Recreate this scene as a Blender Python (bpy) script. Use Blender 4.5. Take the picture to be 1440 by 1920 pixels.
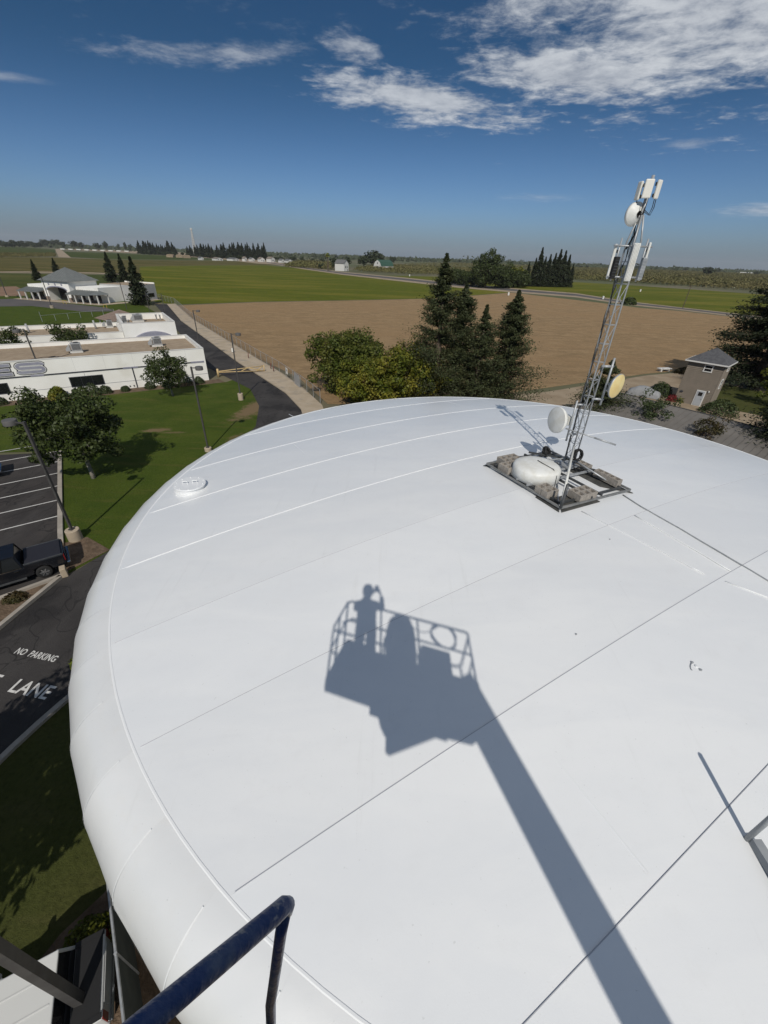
import bpy, math, random
import numpy as np
from mathutils import Vector, Matrix

for o in list(bpy.data.objects): bpy.data.objects.remove(o, do_unlink=True)
SC = bpy.context.scene
COL = SC.collection
R = math.radians

# ------------------------------------------------------------ camera
CAM_H = 17.0
PITCH, ROLL, FPX = R(31.854), R(2.15), 772.0
cd = bpy.data.cameras.new('camera'); cam = bpy.data.objects.new('camera', cd); COL.objects.link(cam)
cd.sensor_fit = 'HORIZONTAL'; cd.sensor_width = 36.0; cd.lens = FPX / 1440.0 * 36.0
cd.clip_start = 0.02; cd.clip_end = 30000
cam.matrix_world = Matrix.Translation((0, 0, CAM_H)) @ Matrix.Rotation(math.pi/2 - PITCH, 4, 'X') @ Matrix.Rotation(ROLL, 4, 'Z')
SC.camera = cam

# ------------------------------------------------------------ light
SUN_EL = R(42.3)
sd = bpy.data.lights.new('sun', 'SUN'); sd.energy = 3.3; sd.angle = R(0.53); sd.color = (1.0, 0.95, 0.87)
sun = bpy.data.objects.new('sun', sd); COL.objects.link(sun)
SUN_AZ = R(-0.8)
sun.rotation_euler = (math.pi/2 - SUN_EL, 0, -SUN_AZ)

SC.view_settings.view_transform = 'Standard'; SC.view_settings.look = 'None'
SC.view_settings.exposure = 0.0; SC.view_settings.gamma = 1.0
SC.view_settings.use_curve_mapping = False
SC.render.resolution_x = 768; SC.render.resolution_y = 1024

class NT:
    """small helper for node trees"""
    def __init__(s, nt): s.t = nt; s.n = nt.nodes; s.l = nt.links
    def new(s, typ, **kw):
        n = s.n.new(typ)
        for k, v in kw.items(): setattr(n, k, v)
        return n
    def put(s, sock, v):
        if hasattr(v, 'is_linked') or isinstance(v, bpy.types.NodeSocket): s.l.new(v, sock)
        else: sock.default_value = v
    def m(s, op, a, b=0.0, c=0.0, clamp=False):
        n = s.new('ShaderNodeMath', operation=op, use_clamp=clamp)
        s.put(n.inputs[0], a); s.put(n.inputs[1], b); s.put(n.inputs[2], c)
        return n.outputs[0]
    def mix(s, f, a, b, blend='MIX'):
        n = s.new('ShaderNodeMix', data_type='RGBA', blend_type=blend)
        s.put(n.inputs[0], f)
        for i, v in ((6, a), (7, b)):
            if isinstance(v, (tuple, list)): v = (*v[:3], 1.0)
            s.put(n.inputs[i], v)
        return n.outputs[2]
    def noise(s, vec, scale, detail=4.0, rough=0.55, dist=0.0):
        n = s.new('ShaderNodeTexNoise'); 
        if vec is not None: s.l.new(vec, n.inputs['Vector'])
        n.inputs['Scale'].default_value = scale; n.inputs['Detail'].default_value = detail
        n.inputs['Roughness'].default_value = rough; n.inputs['Distortion'].default_value = dist
        return n.outputs['Fac']
    def ramp(s, f, lo, hi):
        n = s.new('ShaderNodeMapRange', interpolation_type='SMOOTHSTEP')
        s.put(n.inputs[0], f); n.inputs[1].default_value = lo; n.inputs[2].default_value = hi
        return n.outputs[0]
    def mapping(s, vec, scale=(1, 1, 1), rot=(0, 0, 0)):
        n = s.new('ShaderNodeMapping'); s.l.new(vec, n.inputs['Vector'])
        n.inputs['Scale'].default_value = scale; n.inputs['Rotation'].default_value = rot
        return n.outputs[0]

# ------------------------------------------------------------ sky
W = bpy.data.worlds.new('World'); SC.world = W; W.use_nodes = True
w = NT(W.node_tree); w.n.clear()
SKY_STRENGTH = 0.085
sky = w.new('ShaderNodeTexSky', sky_type='NISHITA'); sky.sun_disc = False
sky.sun_elevation = SUN_EL; sky.sun_rotation = math.pi + SUN_AZ
sky.altitude = 0; sky.air_density = 1.0; sky.dust_density = 0.9; sky.ozone_density = 2.6
tc = w.new('ShaderNodeTexCoord'); sep = w.new('ShaderNodeSeparateXYZ'); w.l.new(tc.outputs['Generated'], sep.inputs[0])
X, Y, Z = sep.outputs
az = w.m('MULTIPLY', w.m('ARCTAN2', X, Y), 57.2958)
el = w.m('MULTIPLY', w.m('ARCSINE', Z), 57.2958)
zc = w.m('ADD', w.m('MAXIMUM', Z, 0.0), 0.04)
cv = w.new('ShaderNodeCombineXYZ')
w.l.new(w.m('DIVIDE', X, zc), cv.inputs[0]); w.l.new(w.m('DIVIDE', Y, zc), cv.inputs[1])
P = cv.outputs[0]
n_big = w.noise(P, 1.1, 3, 0.55, 0.4)
n_mid = w.noise(w.mapping(P, (1.0, 1.3, 1), (0, 0, R(25))), 3.0, 7, 0.62, 0.5)
n_fine = w.noise(P, 9.0, 6, 0.65, 0.2)
ns = w.m('ADD', w.m('ADD', w.m('MULTIPLY', n_big, 0.5), w.m('MULTIPLY', n_mid, 0.7)), w.m('MULTIPLY', n_fine, 0.5))
ns = w.m('SUBTRACT', ns, 0.85)
def blob(u0, v0, a, b, rot=0.0):
    du = w.m('SUBTRACT', az, u0); dv = w.m('SUBTRACT', el, v0)
    c, s_ = math.cos(R(rot)), math.sin(R(rot))
    p = w.m('DIVIDE', w.m('ADD', w.m('MULTIPLY', du, c), w.m('MULTIPLY', dv, s_)), a)
    q = w.m('DIVIDE', w.m('SUBTRACT', w.m('MULTIPLY', dv, c), w.m('MULTIPLY', du, s_)), b)
    return w.m('SUBTRACT', 1.0, w.m('SQRT', w.m('ADD', w.m('MULTIPLY', p, p), w.m('MULTIPLY', q, q))))
def cloud(mask, k, lo, hi, amp):
    return w.m('MULTIPLY', w.ramp(w.m('ADD', mask, w.m('MULTIPLY', ns, k)), lo, hi), amp)
dens = cloud(blob(41, 20.9, 38, 10.2, 1), 1.7, -0.05, 0.6, 0.95)
dens = w.m('MAXIMUM', dens, cloud(blob(16, 14.7, 12, 2.2, -6), 2.0, 0.0, 0.7, 0.9))
dens = w.m('MAXIMUM', dens, cloud(blob(2.8, 13.1, 13.5, 2.0, -6), 2.3, 0.0, 0.8, 0.85))
dens = w.m('MAXIMUM', dens, cloud(blob(-5, 16.4, 4.5, 1.9, -10), 2.2, 0.3, 1.1, 0.6))
dens = w.m('MAXIMUM', dens, cloud(blob(-17, 15.2, 15, 1.3, 5), 2.1, 0.25, 1.2, 0.5))
dens = w.m('MAXIMUM', dens, cloud(blob(-35, 11.4, 5, 0.5, 3), 0.8, 0.2, 1.0, 0.35))
dens = w.m('MAXIMUM', dens, cloud(blob(36, 4.6, 6, 0.8, 0), 1.2, 0.1, 1.0, 0.5))
dens = w.m('MAXIMUM', dens, cloud(blob(28, 9.6, 3, 0.5, 0), 1.2, 0.1, 1.0, 0.35))
dens = w.m('MAXIMUM', dens, cloud(blob(60, 62, 150, 42, 0), 1.5, -0.1, 0.9, 0.9))  # unseen cloud sheet overhead, added to whiten and lift the ambient light
dens = w.m('MAXIMUM', dens, cloud(blob(15, 5.8, 9, 0.7, 0), 1.4, 0.3, 1.3, 0.25))
shade = w.ramp(w.m('ADD', w.m('MULTIPLY', n_mid, 0.6), w.m('MULTIPLY', n_fine, 0.4)), 0.3, 0.68)
ccol = w.mix(shade, (0.31, 0.345, 0.41), (0.61, 0.64, 0.68))
skyc = w.mix(1.0, sky.outputs[0], (SKY_STRENGTH,)*3, 'MULTIPLY')
# deep clear-air blue aloft, paling towards the dusty horizon all round
skyc = w.mix(w.ramp(el, 1.0, 17.0), w.mix(1.0, skyc, (0.44, 0.60, 0.87), 'MULTIPLY'), w.mix(1.0, skyc, (0.16, 0.315, 0.44), 'MULTIPLY'))
# the dusty farm air lying along the horizon
dust = w.m('MULTIPLY', w.m('SUBTRACT', 1.0, w.ramp(el, -0.5, 5.0)), 0.5)
skyc = w.mix(dust, skyc, (0.17, 0.205, 0.255))
bg = w.new('ShaderNodeBackground'); out = w.new('ShaderNodeOutputWorld')
w.l.new(w.mix(dens, skyc, ccol), bg.inputs[0]); bg.inputs[1].default_value = 1.0
w.l.new(bg.outputs[0], out.inputs[0])

# ------------------------------------------------------------ helpers
def ray(px, py):
    u, v = px - 720.0, py - 960.0
    a = u*math.cos(ROLL) + v*math.sin(ROLL); b = -u*math.sin(ROLL) + v*math.cos(ROLL)
    c, s = math.cos(PITCH), math.sin(PITCH)
    return Vector((a, FPX*c - b*s, -FPX*s - b*c))
def G(px, py, z=0.0):
    """place seen at a point of the photograph, at height z above the ground"""
    r = ray(px, py); t = (CAM_H - z) / -r.z
    return Vector((r.x*t, r.y*t, z))

def tag(o, label=None, cat=None, group=None, kind=None):
    if label: o['label'] = label
    if cat: o['category'] = cat
    if group: o['group'] = group
    if kind: o['kind'] = kind
    return o
def thing(name, label, cat, loc=(0, 0, 0), rz=0.0, group=None):
    o = bpy.data.objects.new(name, None); COL.objects.link(o); o.empty_display_size = 0.2
    o.location = loc; o.rotation_euler = (0, 0, rz)
    return tag(o, label, cat, group)
def copy_tree(o, parent=None):
    c = o.copy(); COL.objects.link(c)
    if parent: c.parent = parent
    for ch in list(o.children): copy_tree(ch, c)
    return c

class MB:
    """collects faces; build() links them as one mesh object"""
    def __init__(s): s.v = []; s.f = []; s.mi = []; s.cur = 0
    def add(s, vs, fs):
        n = len(s.v); s.v += [tuple(p) for p in vs]; s.f += [tuple(i + n for i in q) for q in fs]
        s.mi += [s.cur]*len(fs); return s
    def box(s, c, d, rz=0.0, taper=1.0):
        cx, cy, cz = c; a, b, h = d[0]/2, d[1]/2, d[2]/2
        co, si = math.cos(rz), math.sin(rz); vs = []
        for z, t in ((-h, 1.0), (h, taper)):
            for x, y in ((-a, -b), (a, -b), (a, b), (-a, b)):
                x *= t; y *= t
                vs.append((cx + x*co - y*si, cy + x*si + y*co, cz + z))
        return s.add(vs, [(0, 3, 2, 1), (4, 5, 6, 7), (0, 1, 5, 4), (1, 2, 6, 5), (2, 3, 7, 6), (3, 0, 4, 7)])
    def span(s, lo, hi):
        return s.box([(lo[i] + hi[i])/2 for i in range(3)], [hi[i] - lo[i] for i in range(3)])
    def bar(s, p, q, wd, h=None, up=(0, 0, 1)):
        p, q = Vector(p), Vector(q); h = h or wd; d = (q - p).normalized(); u = Vector(up)
        if abs(d.dot(u)) > 0.97: u = Vector((0, 1, 0))
        sx = d.cross(u).normalized()*wd/2; sy = sx.cross(d).normalized()*h/2
        vs = [c + a*sx + b*sy for c in (p, q) for a, b in ((-1, -1), (1, -1), (1, 1), (-1, 1))]
        return s.add(vs, [(0, 1, 2, 3), (7, 6, 5, 4), (0, 4, 5, 1), (1, 5, 6, 2), (2, 6, 7, 3), (3, 7, 4, 0)])
    def tube(s, pts, r, n=8, cap=True):
        pts = [Vector(p) for p in pts]; k = len(pts)
        rs = r if isinstance(r, (list, tuple)) else [r]*k
        d0 = (pts[1] - pts[0]).normalized()
        u = Vector((0, 0, 1)) if abs(d0.z) < 0.9 else Vector((1, 0, 0))
        x = d0.cross(u).normalized(); vs = []
        for i, p in enumerate(pts):
            d = (pts[min(i + 1, k - 1)] - pts[max(i - 1, 0)]).normalized()
            x = (x - d*x.dot(d)).normalized(); y = d.cross(x)
            vs += [p + (x*math.cos(2*math.pi*j/n) + y*math.sin(2*math.pi*j/n))*rs[i] for j in range(n)]
        fs = [(i*n + j, i*n + (j + 1) % n, (i + 1)*n + (j + 1) % n, (i + 1)*n + j) for i in range(k - 1) for j in range(n)]
        if cap: fs += [tuple(range(n - 1, -1, -1)), tuple((k - 1)*n + j for j in range(n))]
        return s.add(vs, fs)
    def lathe(s, prof, n=24, origin=(0, 0, 0), axis=(0, 0, 1), close=False):
        ax = Vector(axis).normalized(); o = Vector(origin)
        u = Vector((0, 0, 1)) if abs(ax.z) < 0.9 else Vector((1, 0, 0))
        x = ax.cross(u).normalized(); y = ax.cross(x); vs = []
        for r, h in prof:
            vs += [o + ax*h + (x*math.cos(2*math.pi*j/n) + y*math.sin(2*math.pi*j/n))*max(r, 1e-4) for j in range(n)]
        k = len(prof)
        fs = [(i*n + j, i*n + (j + 1) % n, (i + 1)*n + (j + 1) % n, (i + 1)*n + j) for i in range(k - 1) for j in range(n)]
        return s.add(vs, fs)
    def prism(s, poly, z0, z1):
        n = len(poly)
        vs = [(p[0], p[1], z0) for p in poly] + [(p[0], p[1], z1) for p in poly]
        return s.add(vs, [tuple(range(n - 1, -1, -1)), tuple(range(n, 2*n))] + [(i, (i + 1) % n, n + (i + 1) % n, n + i) for i in range(n)])
    def sheet(s, poly, z):
        return s.add([(p[0], p[1], z) for p in poly], [tuple(range(len(poly)))])
    def quad(s, *p): return s.add(p, [tuple(range(len(p)))])
    def extrude(s, prof, y0, y1, xf=None):
        """outline in (x, z), pushed out along y"""
        n = len(prof)
        vs = [(p[0], y0, p[1]) for p in prof] + [(p[0], y1, p[1]) for p in prof]
        if xf: vs = [xf(v) for v in vs]
        return s.add(vs, [tuple(range(n)), tuple(range(2*n - 1, n - 1, -1))] + [(i, n + i, n + (i + 1) % n, (i + 1) % n) for i in range(n)])
    def mesh(s, name, mats, smooth=False):
        me = bpy.data.meshes.new(name); me.from_pydata(s.v, [], s.f)
        for m in (mats if isinstance(mats, (list, tuple)) else [mats]): me.materials.append(m)
        if any(s.mi): me.polygons.foreach_set('material_index', s.mi)
        if smooth: me.polygons.foreach_set('use_smooth', [True]*len(me.polygons))
        me.update(); return me
    def build(s, name, mats, parent=None, smooth=False, **t):
        return link(name, s.mesh(name, mats, smooth), parent, **t)
def link(name, me, parent=None, **t):
    o = bpy.data.objects.new(name, me); COL.objects.link(o)
    if parent: o.parent = parent
    return tag(o, **t)
def bevel(o, wd=0.01, seg=2):
    b = o.modifiers.new('bevel', 'BEVEL'); b.width = wd; b.segments = seg; b.limit_method = 'ANGLE'
    return o
def smooth_by_angle(me, deg=35):
    me.polygons.foreach_set('use_smooth', [True]*len(me.polygons))
    try: me.set_sharp_from_angle(angle=R(deg))
    except Exception: pass
    return me

# ------------------------------------------------------------ materials
MAT = {}
def pm(name, col, rough=0.7, col2=None, scale=3.0, lo=0.35, hi=0.65, bump=0.0, bscale=None, metal=0.0,
       spec=0.3, stretch=(1, 1, 1), rot=0.0, world=False, col3=None, scale3=0.3, lo3=0.5, hi3=0.7, detail=5, island=0.0, trans=0.0):
    m = bpy.data.materials.new(name); m.use_nodes = True; MAT[name] = m
    t = NT(m.node_tree); bs = t.n['Principled BSDF']
    bs.inputs['Roughness'].default_value = rough; bs.inputs['Metallic'].default_value = metal
    bs.inputs['Specular IOR Level'].default_value = spec
    g = t.new('ShaderNodeNewGeometry') if (world or island) else None
    vec = g.outputs['Position'] if world else t.new('ShaderNodeTexCoord').outputs['Object']
    mv = t.mapping(vec, stretch, (0, 0, rot))
    c = None
    if col2:
        c = t.mix(t.ramp(t.noise(mv, scale, detail), lo, hi), col, col2)
    if col3:
        c = t.mix(t.ramp(t.noise(vec, scale3, 4), lo3, hi3), c if c else col, col3)
    if island:
        f = t.m('MULTIPLY', t.m('SUBTRACT', g.outputs['Random Per Island'], 0.5), island)
        f = t.m('ADD', 1.0, f)
        cc = t.new('ShaderNodeCombineColor')
        for i in range(3): t.l.new(f, cc.inputs[i])
        c = t.mix(1.0, c if c else col, cc.outputs[0], 'MULTIPLY')
    if c: t.l.new(c, bs.inputs['Base Color'])
    else: bs.inputs['Base Color'].default_value = (*col, 1)
    if bump:
        b = t.new('ShaderNodeBump'); b.inputs['Strength'].default_value = bump; b.inputs['Distance'].default_value = 0.05 if not world else 0.15
        t.l.new(t.noise(mv, bscale or scale*4, 4), b.inputs['Height']); t.l.new(b.outputs[0], bs.inputs['Normal'])
    if trans:
        tr = t.new('ShaderNodeBsdfTranslucent'); mx = t.new('ShaderNodeMixShader'); mx.inputs[0].default_value = trans
        if c: t.l.new(c, tr.inputs[0])
        else: tr.inputs[0].default_value = (*col, 1)
        t.l.new(bs.outputs[0], mx.inputs[1]); t.l.new(tr.outputs[0], mx.inputs[2])
        t.l.new(mx.outputs[0], t.n['Material Output'].inputs[0])
    return m
# ------------------------------------------------------------ foliage
rng = np.random.default_rng(7)
def leaf_mesh(name, C, S, m, aspect=0.6, normals=None, jitter=1.0, axis=None, rs=None):
    """one leaf-shaped face (a bent quad) at each centre"""
    q = rs or rng; n = len(C); C = np.asarray(C, float); S = np.broadcast_to(np.asarray(S, float), (n,))
    N = q.normal(size=(n, 3))*jitter + (normals if normals is not None else 0)
    N /= np.linalg.norm(N, axis=1)[:, None] + 1e-9
    A = axis + q.normal(size=(n, 3))*0.35 if axis is not None else q.normal(size=(n, 3))
    A = A - N*(A*N).sum(1)[:, None]; A /= np.linalg.norm(A, axis=1)[:, None] + 1e-9
    B = np.cross(N, A); h = S[:, None]*0.5; wv = h*aspect
    V = np.empty((n, 4, 3)); fold = N*wv*0.45
    V[:, 0] = C - A*h; V[:, 1] = C + B*wv + fold - A*h*0.1; V[:, 2] = C + A*h; V[:, 3] = C - B*wv + fold - A*h*0.1
    me = bpy.data.meshes.new(name)
    me.vertices.add(n*4); me.vertices.foreach_set('co', V.reshape(-1).astype(np.float32))
    me.loops.add(n*4); me.loops.foreach_set('vertex_index', np.arange(n*4, dtype=np.int32))
    me.polygons.add(n); me.polygons.foreach_set('loop_start', np.arange(0, n*4, 4, dtype=np.int32))
    me.materials.append(m); me.update(calc_edges=True); return me

def clump_points(q, cents, rad, per, shell=0.55, squash=0.8):
    D = q.normal(size=(len(cents)*per, 3)); D /= np.linalg.norm(D, axis=1)[:, None]
    r = (shell + (1 - shell)*q.random(len(D)))[:, None]
    D2 = D*r*np.repeat(rad, per)[:, None]; D2[:, 2] *= squash
    return np.repeat(cents, per, 0) + D2, D

def limb_mb(mb, q, base, top, r0, ends, r1=0.03, n=7):
    base, top = Vector(base), Vector(top)
    mid = base.lerp(top, 0.5) + Vector((q.normal()*0.08, q.normal()*0.08, 0))
    mb.tube([base, base.lerp(mid, 0.3), mid, top], [r0*1.25, r0, r0*0.85, r0*0.6], n)
    for e in ends:
        e = Vector(e); s = mid.lerp(top, q.random()*0.9 + 0.1)
        k = s.lerp(e, 0.5) + Vector((0, 0, (e - s).length*0.08))
        mb.tube([s, k, e], [r0*0.4, r0*0.25, r1], 5, cap=False)

def broad_tree(name, label, loc, h, rad, trunk_h, mat, seed, leaf=0.3, clumps=70, per=110, group=None, cat='tree',
               crad=0.85, squash=1.0, hole=0.0, bark='bark', lean=(0, 0), irregular=0.25):
    q = np.random.default_rng(seed)
    t = thing(name, label, cat, loc, 0, group)
    ch = (h - trunk_h)/2; cz = trunk_h + ch
    D = q.normal(size=(clumps, 3)); D /= np.linalg.norm(D, axis=1)[:, None]
    lob = 1 + irregular*np.sin(D[:, 0]*3.1 + seed) * np.cos(D[:, 1]*4.3 + seed*1.7) + irregular*0.6*q.normal(size=clumps)
    rr = (0.35 + 0.65*q.random(clumps)**0.6)*np.clip(lob, 0.6, 1.3)
    C = D*rr[:, None]*np.array([rad, rad, ch*squash]) ; C[:, 2] += cz
    C[:, 0] += lean[0]*(C[:, 2]/h); C[:, 1] += lean[1]*(C[:, 2]/h)
    C[:, 2] = np.maximum(C[:, 2], trunk_h*0.75)
    cr = crad*(0.7 + 0.6*q.random(clumps))*rad/3.5
    Pt, N = clump_points(q, C, cr, per)
    me = leaf_mesh('crown', Pt, leaf*(0.7 + 0.6*q.random(len(Pt))), mat, 0.62, N + np.array([0, 0, 0.5]), 0.7, rs=q)
    mb = MB(); idx = q.permutation(clumps)[:14]
    limb_mb(mb, q, (0, 0, -0.1), (lean[0]*0.6, lean[1]*0.6, cz), rad*0.035 + 0.05, C[idx])
    mb.build('trunk', MAT[bark], t, smooth=True)
    link('crown', me, t); return t

def conifer_parts(h, rad, seed, mat, branches=150, per=55, leaf=0.3, asp=0.42, spray=0.13, power=0.85, base=0.06, droop=0.25, ragged=0.3, two_top=False, upturn=0.15, bulge=0.0):
    q = np.random.default_rng(seed); mb = MB(); Cs = []; Ax = []
    ph = q.random()*6
    mb.tube([(0, 0, -0.1), (0.05, 0, h*0.4), (0, 0.0, h*0.99)], [rad*0.09 + 0.06, rad*0.055 + 0.03, 0.02], 8)
    for i in range(branches):
        f = base + (1 - base)*(i + q.random())/branches
        f = 1 - (1 - f)**1.25 if q.random() < 0.5 else f
        z = h*f; a = i*2.39996 + q.normal()*0.3
        side = 1 + ragged*0.5*math.sin(3*a + ph + 5*f)
        L = rad*(1 - f)**power*side*(1 - ragged + 2*ragged*q.random()*0.8)*min(1.0, 0.45 + 2.6*(1 - f)) + 0.05
        if bulge and f < 0.3: L *= 1 - bulge*(0.3 - f)/0.3
        t = q.random(per)**0.7; t = 0.12 + 0.88*t
        x = np.cos(a)*L*t; y = np.sin(a)*L*t
        zz = z - droop*L*t + upturn*L*t**3
        sp = spray*L*(0.4 + t) + 0.03 + 0.05*min(1.0, (1 - f)*5)
        Cc = np.stack([x, y, zz], 1) + q.normal(size=(per, 3))*sp[:, None]*np.array([1, 1, 0.55])
        Cs.append(Cc); Ax.append(np.tile([math.cos(a), math.sin(a), -0.15], (per, 1)))
        if i % 2 == 0:
            mb.tube([(0, 0, z), (math.cos(a)*L*.5, math.sin(a)*L*.5, z - droop*L*.5), (math.cos(a)*L*.92, math.sin(a)*L*.92, z - droop*L*.92 + upturn*L*.7)], [0.03 + 0.012*L, 0.02 + .006*L, 0.01], 4, cap=False)
    C = np.concatenate(Cs); A = np.concatenate(Ax); C[:, 2] = np.maximum(C[:, 2], 0.15)
    crown = leaf_mesh('crown', C, leaf*(0.6 + 0.8*q.random(len(C))), mat, asp, np.array([0, 0, 0.9]), 0.75, axis=A, rs=q)
    return mb.mesh('trunk', MAT['bark'], True), crown
def conifer(name, label, loc, h, rad, seed, mat, group=None, **kw):
    t = thing(name, label, 'tree', loc, 0, group)
    tr, cr = conifer_parts(h, rad, seed, mat, **kw)
    link('trunk', tr, t); link('crown', cr, t); return t

pm('bark', (0.075, 0.055, 0.04), 0.95, (0.13, 0.1, 0.075), 6, bump=0.5)
pm('pale_bark', (0.2, 0.18, 0.15), 0.95, (0.28, 0.25, 0.21), 5, bump=0.4)
LEAF_DARK = pm('broad_leaf_dark', (0.0384, 0.0576, 0.0144), 0.55, (0.0624, 0.0792, 0.0216), 1.2, spec=0.3, island=0.7, trans=0.25)
LEAF_MID = pm('broad_leaf_mid', (0.072, 0.0984, 0.0168), 0.55, (0.12, 0.126, 0.0216), 0.6, spec=0.3, island=0.7, trans=0.3)
LEAF_YEL = pm('broad_leaf_yellowing', (0.102, 0.126, 0.0144), 0.55, (0.228, 0.204, 0.0264), 0.45, 0.42, 0.66, spec=0.3, island=0.7, trans=0.3, col3=(0.108, 0.072, 0.0264), scale3=0.5, lo3=0.6, hi3=0.72)
LEAF_HEDGE = pm('hedge_leaf', (0.042, 0.0624, 0.0216), 0.6, (0.066, 0.0864, 0.0312), 2.0, island=0.6, trans=0.2)
LEAF_RED = pm('bronze_leaf', (0.075, 0.05, 0.02), 0.6, (0.06, 0.06, 0.02), 1.0, island=0.7, trans=0.3)
NEEDLE = pm('redwood_needle', (0.045, 0.05875, 0.025), 0.65, (0.06875, 0.0775, 0.03125), 0.8, spec=0.25, island=0.7, trans=0.15, col3=(0.09375, 0.06875, 0.03125), scale3=0.9, lo3=0.6, hi3=0.75)
NEEDLE_DARK = pm('dark_needle', (0.02, 0.03, 0.014), 0.65, (0.036, 0.044, 0.018), 0.8, spec=0.25, island=0.7, trans=0.1)
FAR_LEAF = pm('far_leaf', (0.032, 0.044, 0.02), 0.8, (0.05, 0.06, 0.028), 0.1, island=0.5)
ORCHARD_LEAF = pm('orchard_leaf', (0.115, 0.112, 0.036), 0.8, (0.15, 0.13, 0.052), 0.02, island=0.3, world=True)

# ------------------------------------------------------------ ground and fields
def px_poly(pts): return [G(*p) if len(p) == 2 else Vector((p[0], p[1], 0)) for p in pts]
def sheet(name, pts, z, m, kind='structure'):
    return tag(MB().sheet(px_poly(pts), z).build(name, m), kind=kind)

dry = pm('dry_farmland', (0.15, 0.13, 0.08), 0.95, (0.1, 0.1, 0.05), 0.012, 0.4, 0.6, world=True, col3=(0.09, 0.1, 0.045), scale3=0.004, lo3=0.45, hi3=0.55)
g = MB(); n = 64
g.add([(9000*math.cos(2*math.pi*i/n), 9000*math.sin(2*math.pi*i/n), 0) for i in range(n)], [tuple(range(n))])
tag(g.build('ground', dry), kind='structure')

def field_mat(name, a, b, c, rot, bump=0.4, rs=0.6, grain=0.6):
    """crop field: rows run along one direction, patches vary"""
    m = bpy.data.materials.new(name); m.use_nodes = True; t = NT(m.node_tree); bs = t.n['Principled BSDF']
    bs.inputs['Roughness'].default_value = 0.9; bs.inputs['Specular IOR Level'].default_value = 0.1
    pos = t.new('ShaderNodeNewGeometry').outputs['Position']
    r1 = t.noise(t.mapping(pos, (0.02, rs, 1), (0, 0, rot)), 1.0, 5, 0.6)
    big = t.noise(t.mapping(pos, (0.012, 0.05, 1), (0, 0, rot)), 1.0, 5, 0.6)
    fine = t.noise(t.mapping(pos, (0.7, 1.3, 1), (0, 0, rot)), 1.5, 7, 0.82)
    mid = t.noise(t.mapping(pos, (0.6, 1.1, 1), (0, 0, rot)), 0.3, 9, 0.8)
    cc = t.mix(t.ramp(r1, 0.3, 0.7), a, b)
    cc = t.mix(t.m('MULTIPLY', t.ramp(mid, 0.4, 0.62), 0.75), tuple(x*0.66 for x in a), cc)
    cc = t.mix(t.ramp(big, 0.42, 0.66), cc, c)
    cc = t.mix(t.m('MULTIPLY', t.ramp(fine, 0.42, 0.66), grain), cc, tuple(x*0.5 for x in a))
    t.l.new(cc, bs.inputs['Base Color'])
    bp = t.new('ShaderNodeBump'); bp.inputs['Strength'].default_value = bump; bp.inputs['Distance'].default_value = 0.3
    t.l.new(fine, bp.inputs['Height']); t.l.new(bp.outputs[0], bs.inputs['Normal'])
    return m
PLOW = field_mat('plowed_soil', (0.385, 0.262, 0.14), (0.43, 0.298, 0.165), (0.32, 0.212, 0.112), R(-8), 0.9, 0.5, 0.62)
CROP = field_mat('green_crop', (0.118, 0.14, 0.010), (0.136, 0.154, 0.012), (0.17, 0.155, 0.022), R(-6), 0.5, 0.25)
CROP2 = field_mat('dark_crop', (0.055, 0.082, 0.016), (0.068, 0.092, 0.02), (0.085, 0.09, 0.024), R(-6), 0.5, 0.2)
WEEDS = field_mat('weedy_field', (0.112, 0.104, 0.03), (0.13, 0.115, 0.036), (0.15, 0.12, 0.046), R(-4), 0.5, 0.2)
SPORT = field_mat('sports_turf', (0.07, 0.09, 0.02), (0.088, 0.105, 0.026), (0.105, 0.1, 0.03), R(-14), 0.3, 0.5)
TAN = pm('tan_dirt', (0.25, 0.19, 0.125), 0.95, (0.31, 0.245, 0.17), 0.4, world=True, bump=0.4, bscale=3)
PALE_DIRT = pm('pale_dirt', (0.34, 0.27, 0.19), 0.95, (0.27, 0.21, 0.145), 0.2, world=True)
INFIELD = pm('infield_clay', (0.2, 0.125, 0.078), 0.95, (0.235, 0.15, 0.1), 0.2, world=True)

sheet('plowed_field', [(286, 568), (330, 573), (480, 567), (640, 564), (813, 560), (960, 548.8), (1120, 567.2), (1200, 577.3), (1280, 583.8), (1410, 598.5), (1560, 616),
      (150, 118), (75, 92), (47, 79), (24, 66), (5, 55), (-8, 54), (560, 708), (500, 680), (430, 645), (330, 586)][:11] +
      [(150.0, 118.0, 0), (75.0, 92.0, 0), (47.0, 79.0, 0), (24.0, 66.0, 0), (5.0, 55.0, 0), (-8.0, 54.0, 0), (560, 708), (500, 680), (430, 645), (330, 586)], 0.02, PLOW)
sheet('green_field', [(262, 500), (300, 499), (400, 497.5), (500, 497.5), (560, 503), (640, 514.5), (760, 528), (860, 538.5), (958, 548), (813, 559.4), (640, 563.2), (480, 566), (330, 571.5), (292, 566), (262, 545)], 0.03, CROP)
sheet('far_green_field', [(690, 516), (760, 517.5), (830, 519), (950, 524), (1080, 529), (1160, 533.5), (1240, 539), (1330, 545), (1450, 554), (1570, 566), (1570, 612), (1410, 593), (1280, 578.5), (1180, 567), (1080, 551), (940, 541.5), (760, 523.5)], 0.03, CROP)
sheet('dark_crop_field', [(118, 472), (200, 474), (290, 478.5), (330, 480), (370, 483.5), (420, 487), (300, 487), (200, 485.5), (125, 482)], 0.03, CROP2)
sheet('pale_crop_field', [(-40, 463), (30, 463), (60, 465), (104, 468), (104, 476), (-40, 473.5)], 0.035, CROP2)
sheet('weedy_field', [(-60, 482), (100, 483), (200, 486.5), (300, 488), (480, 489), (540, 497), (500, 497), (400, 497), (262, 499.5), (262, 515), (-60, 509)], 0.025, WEEDS)
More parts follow.
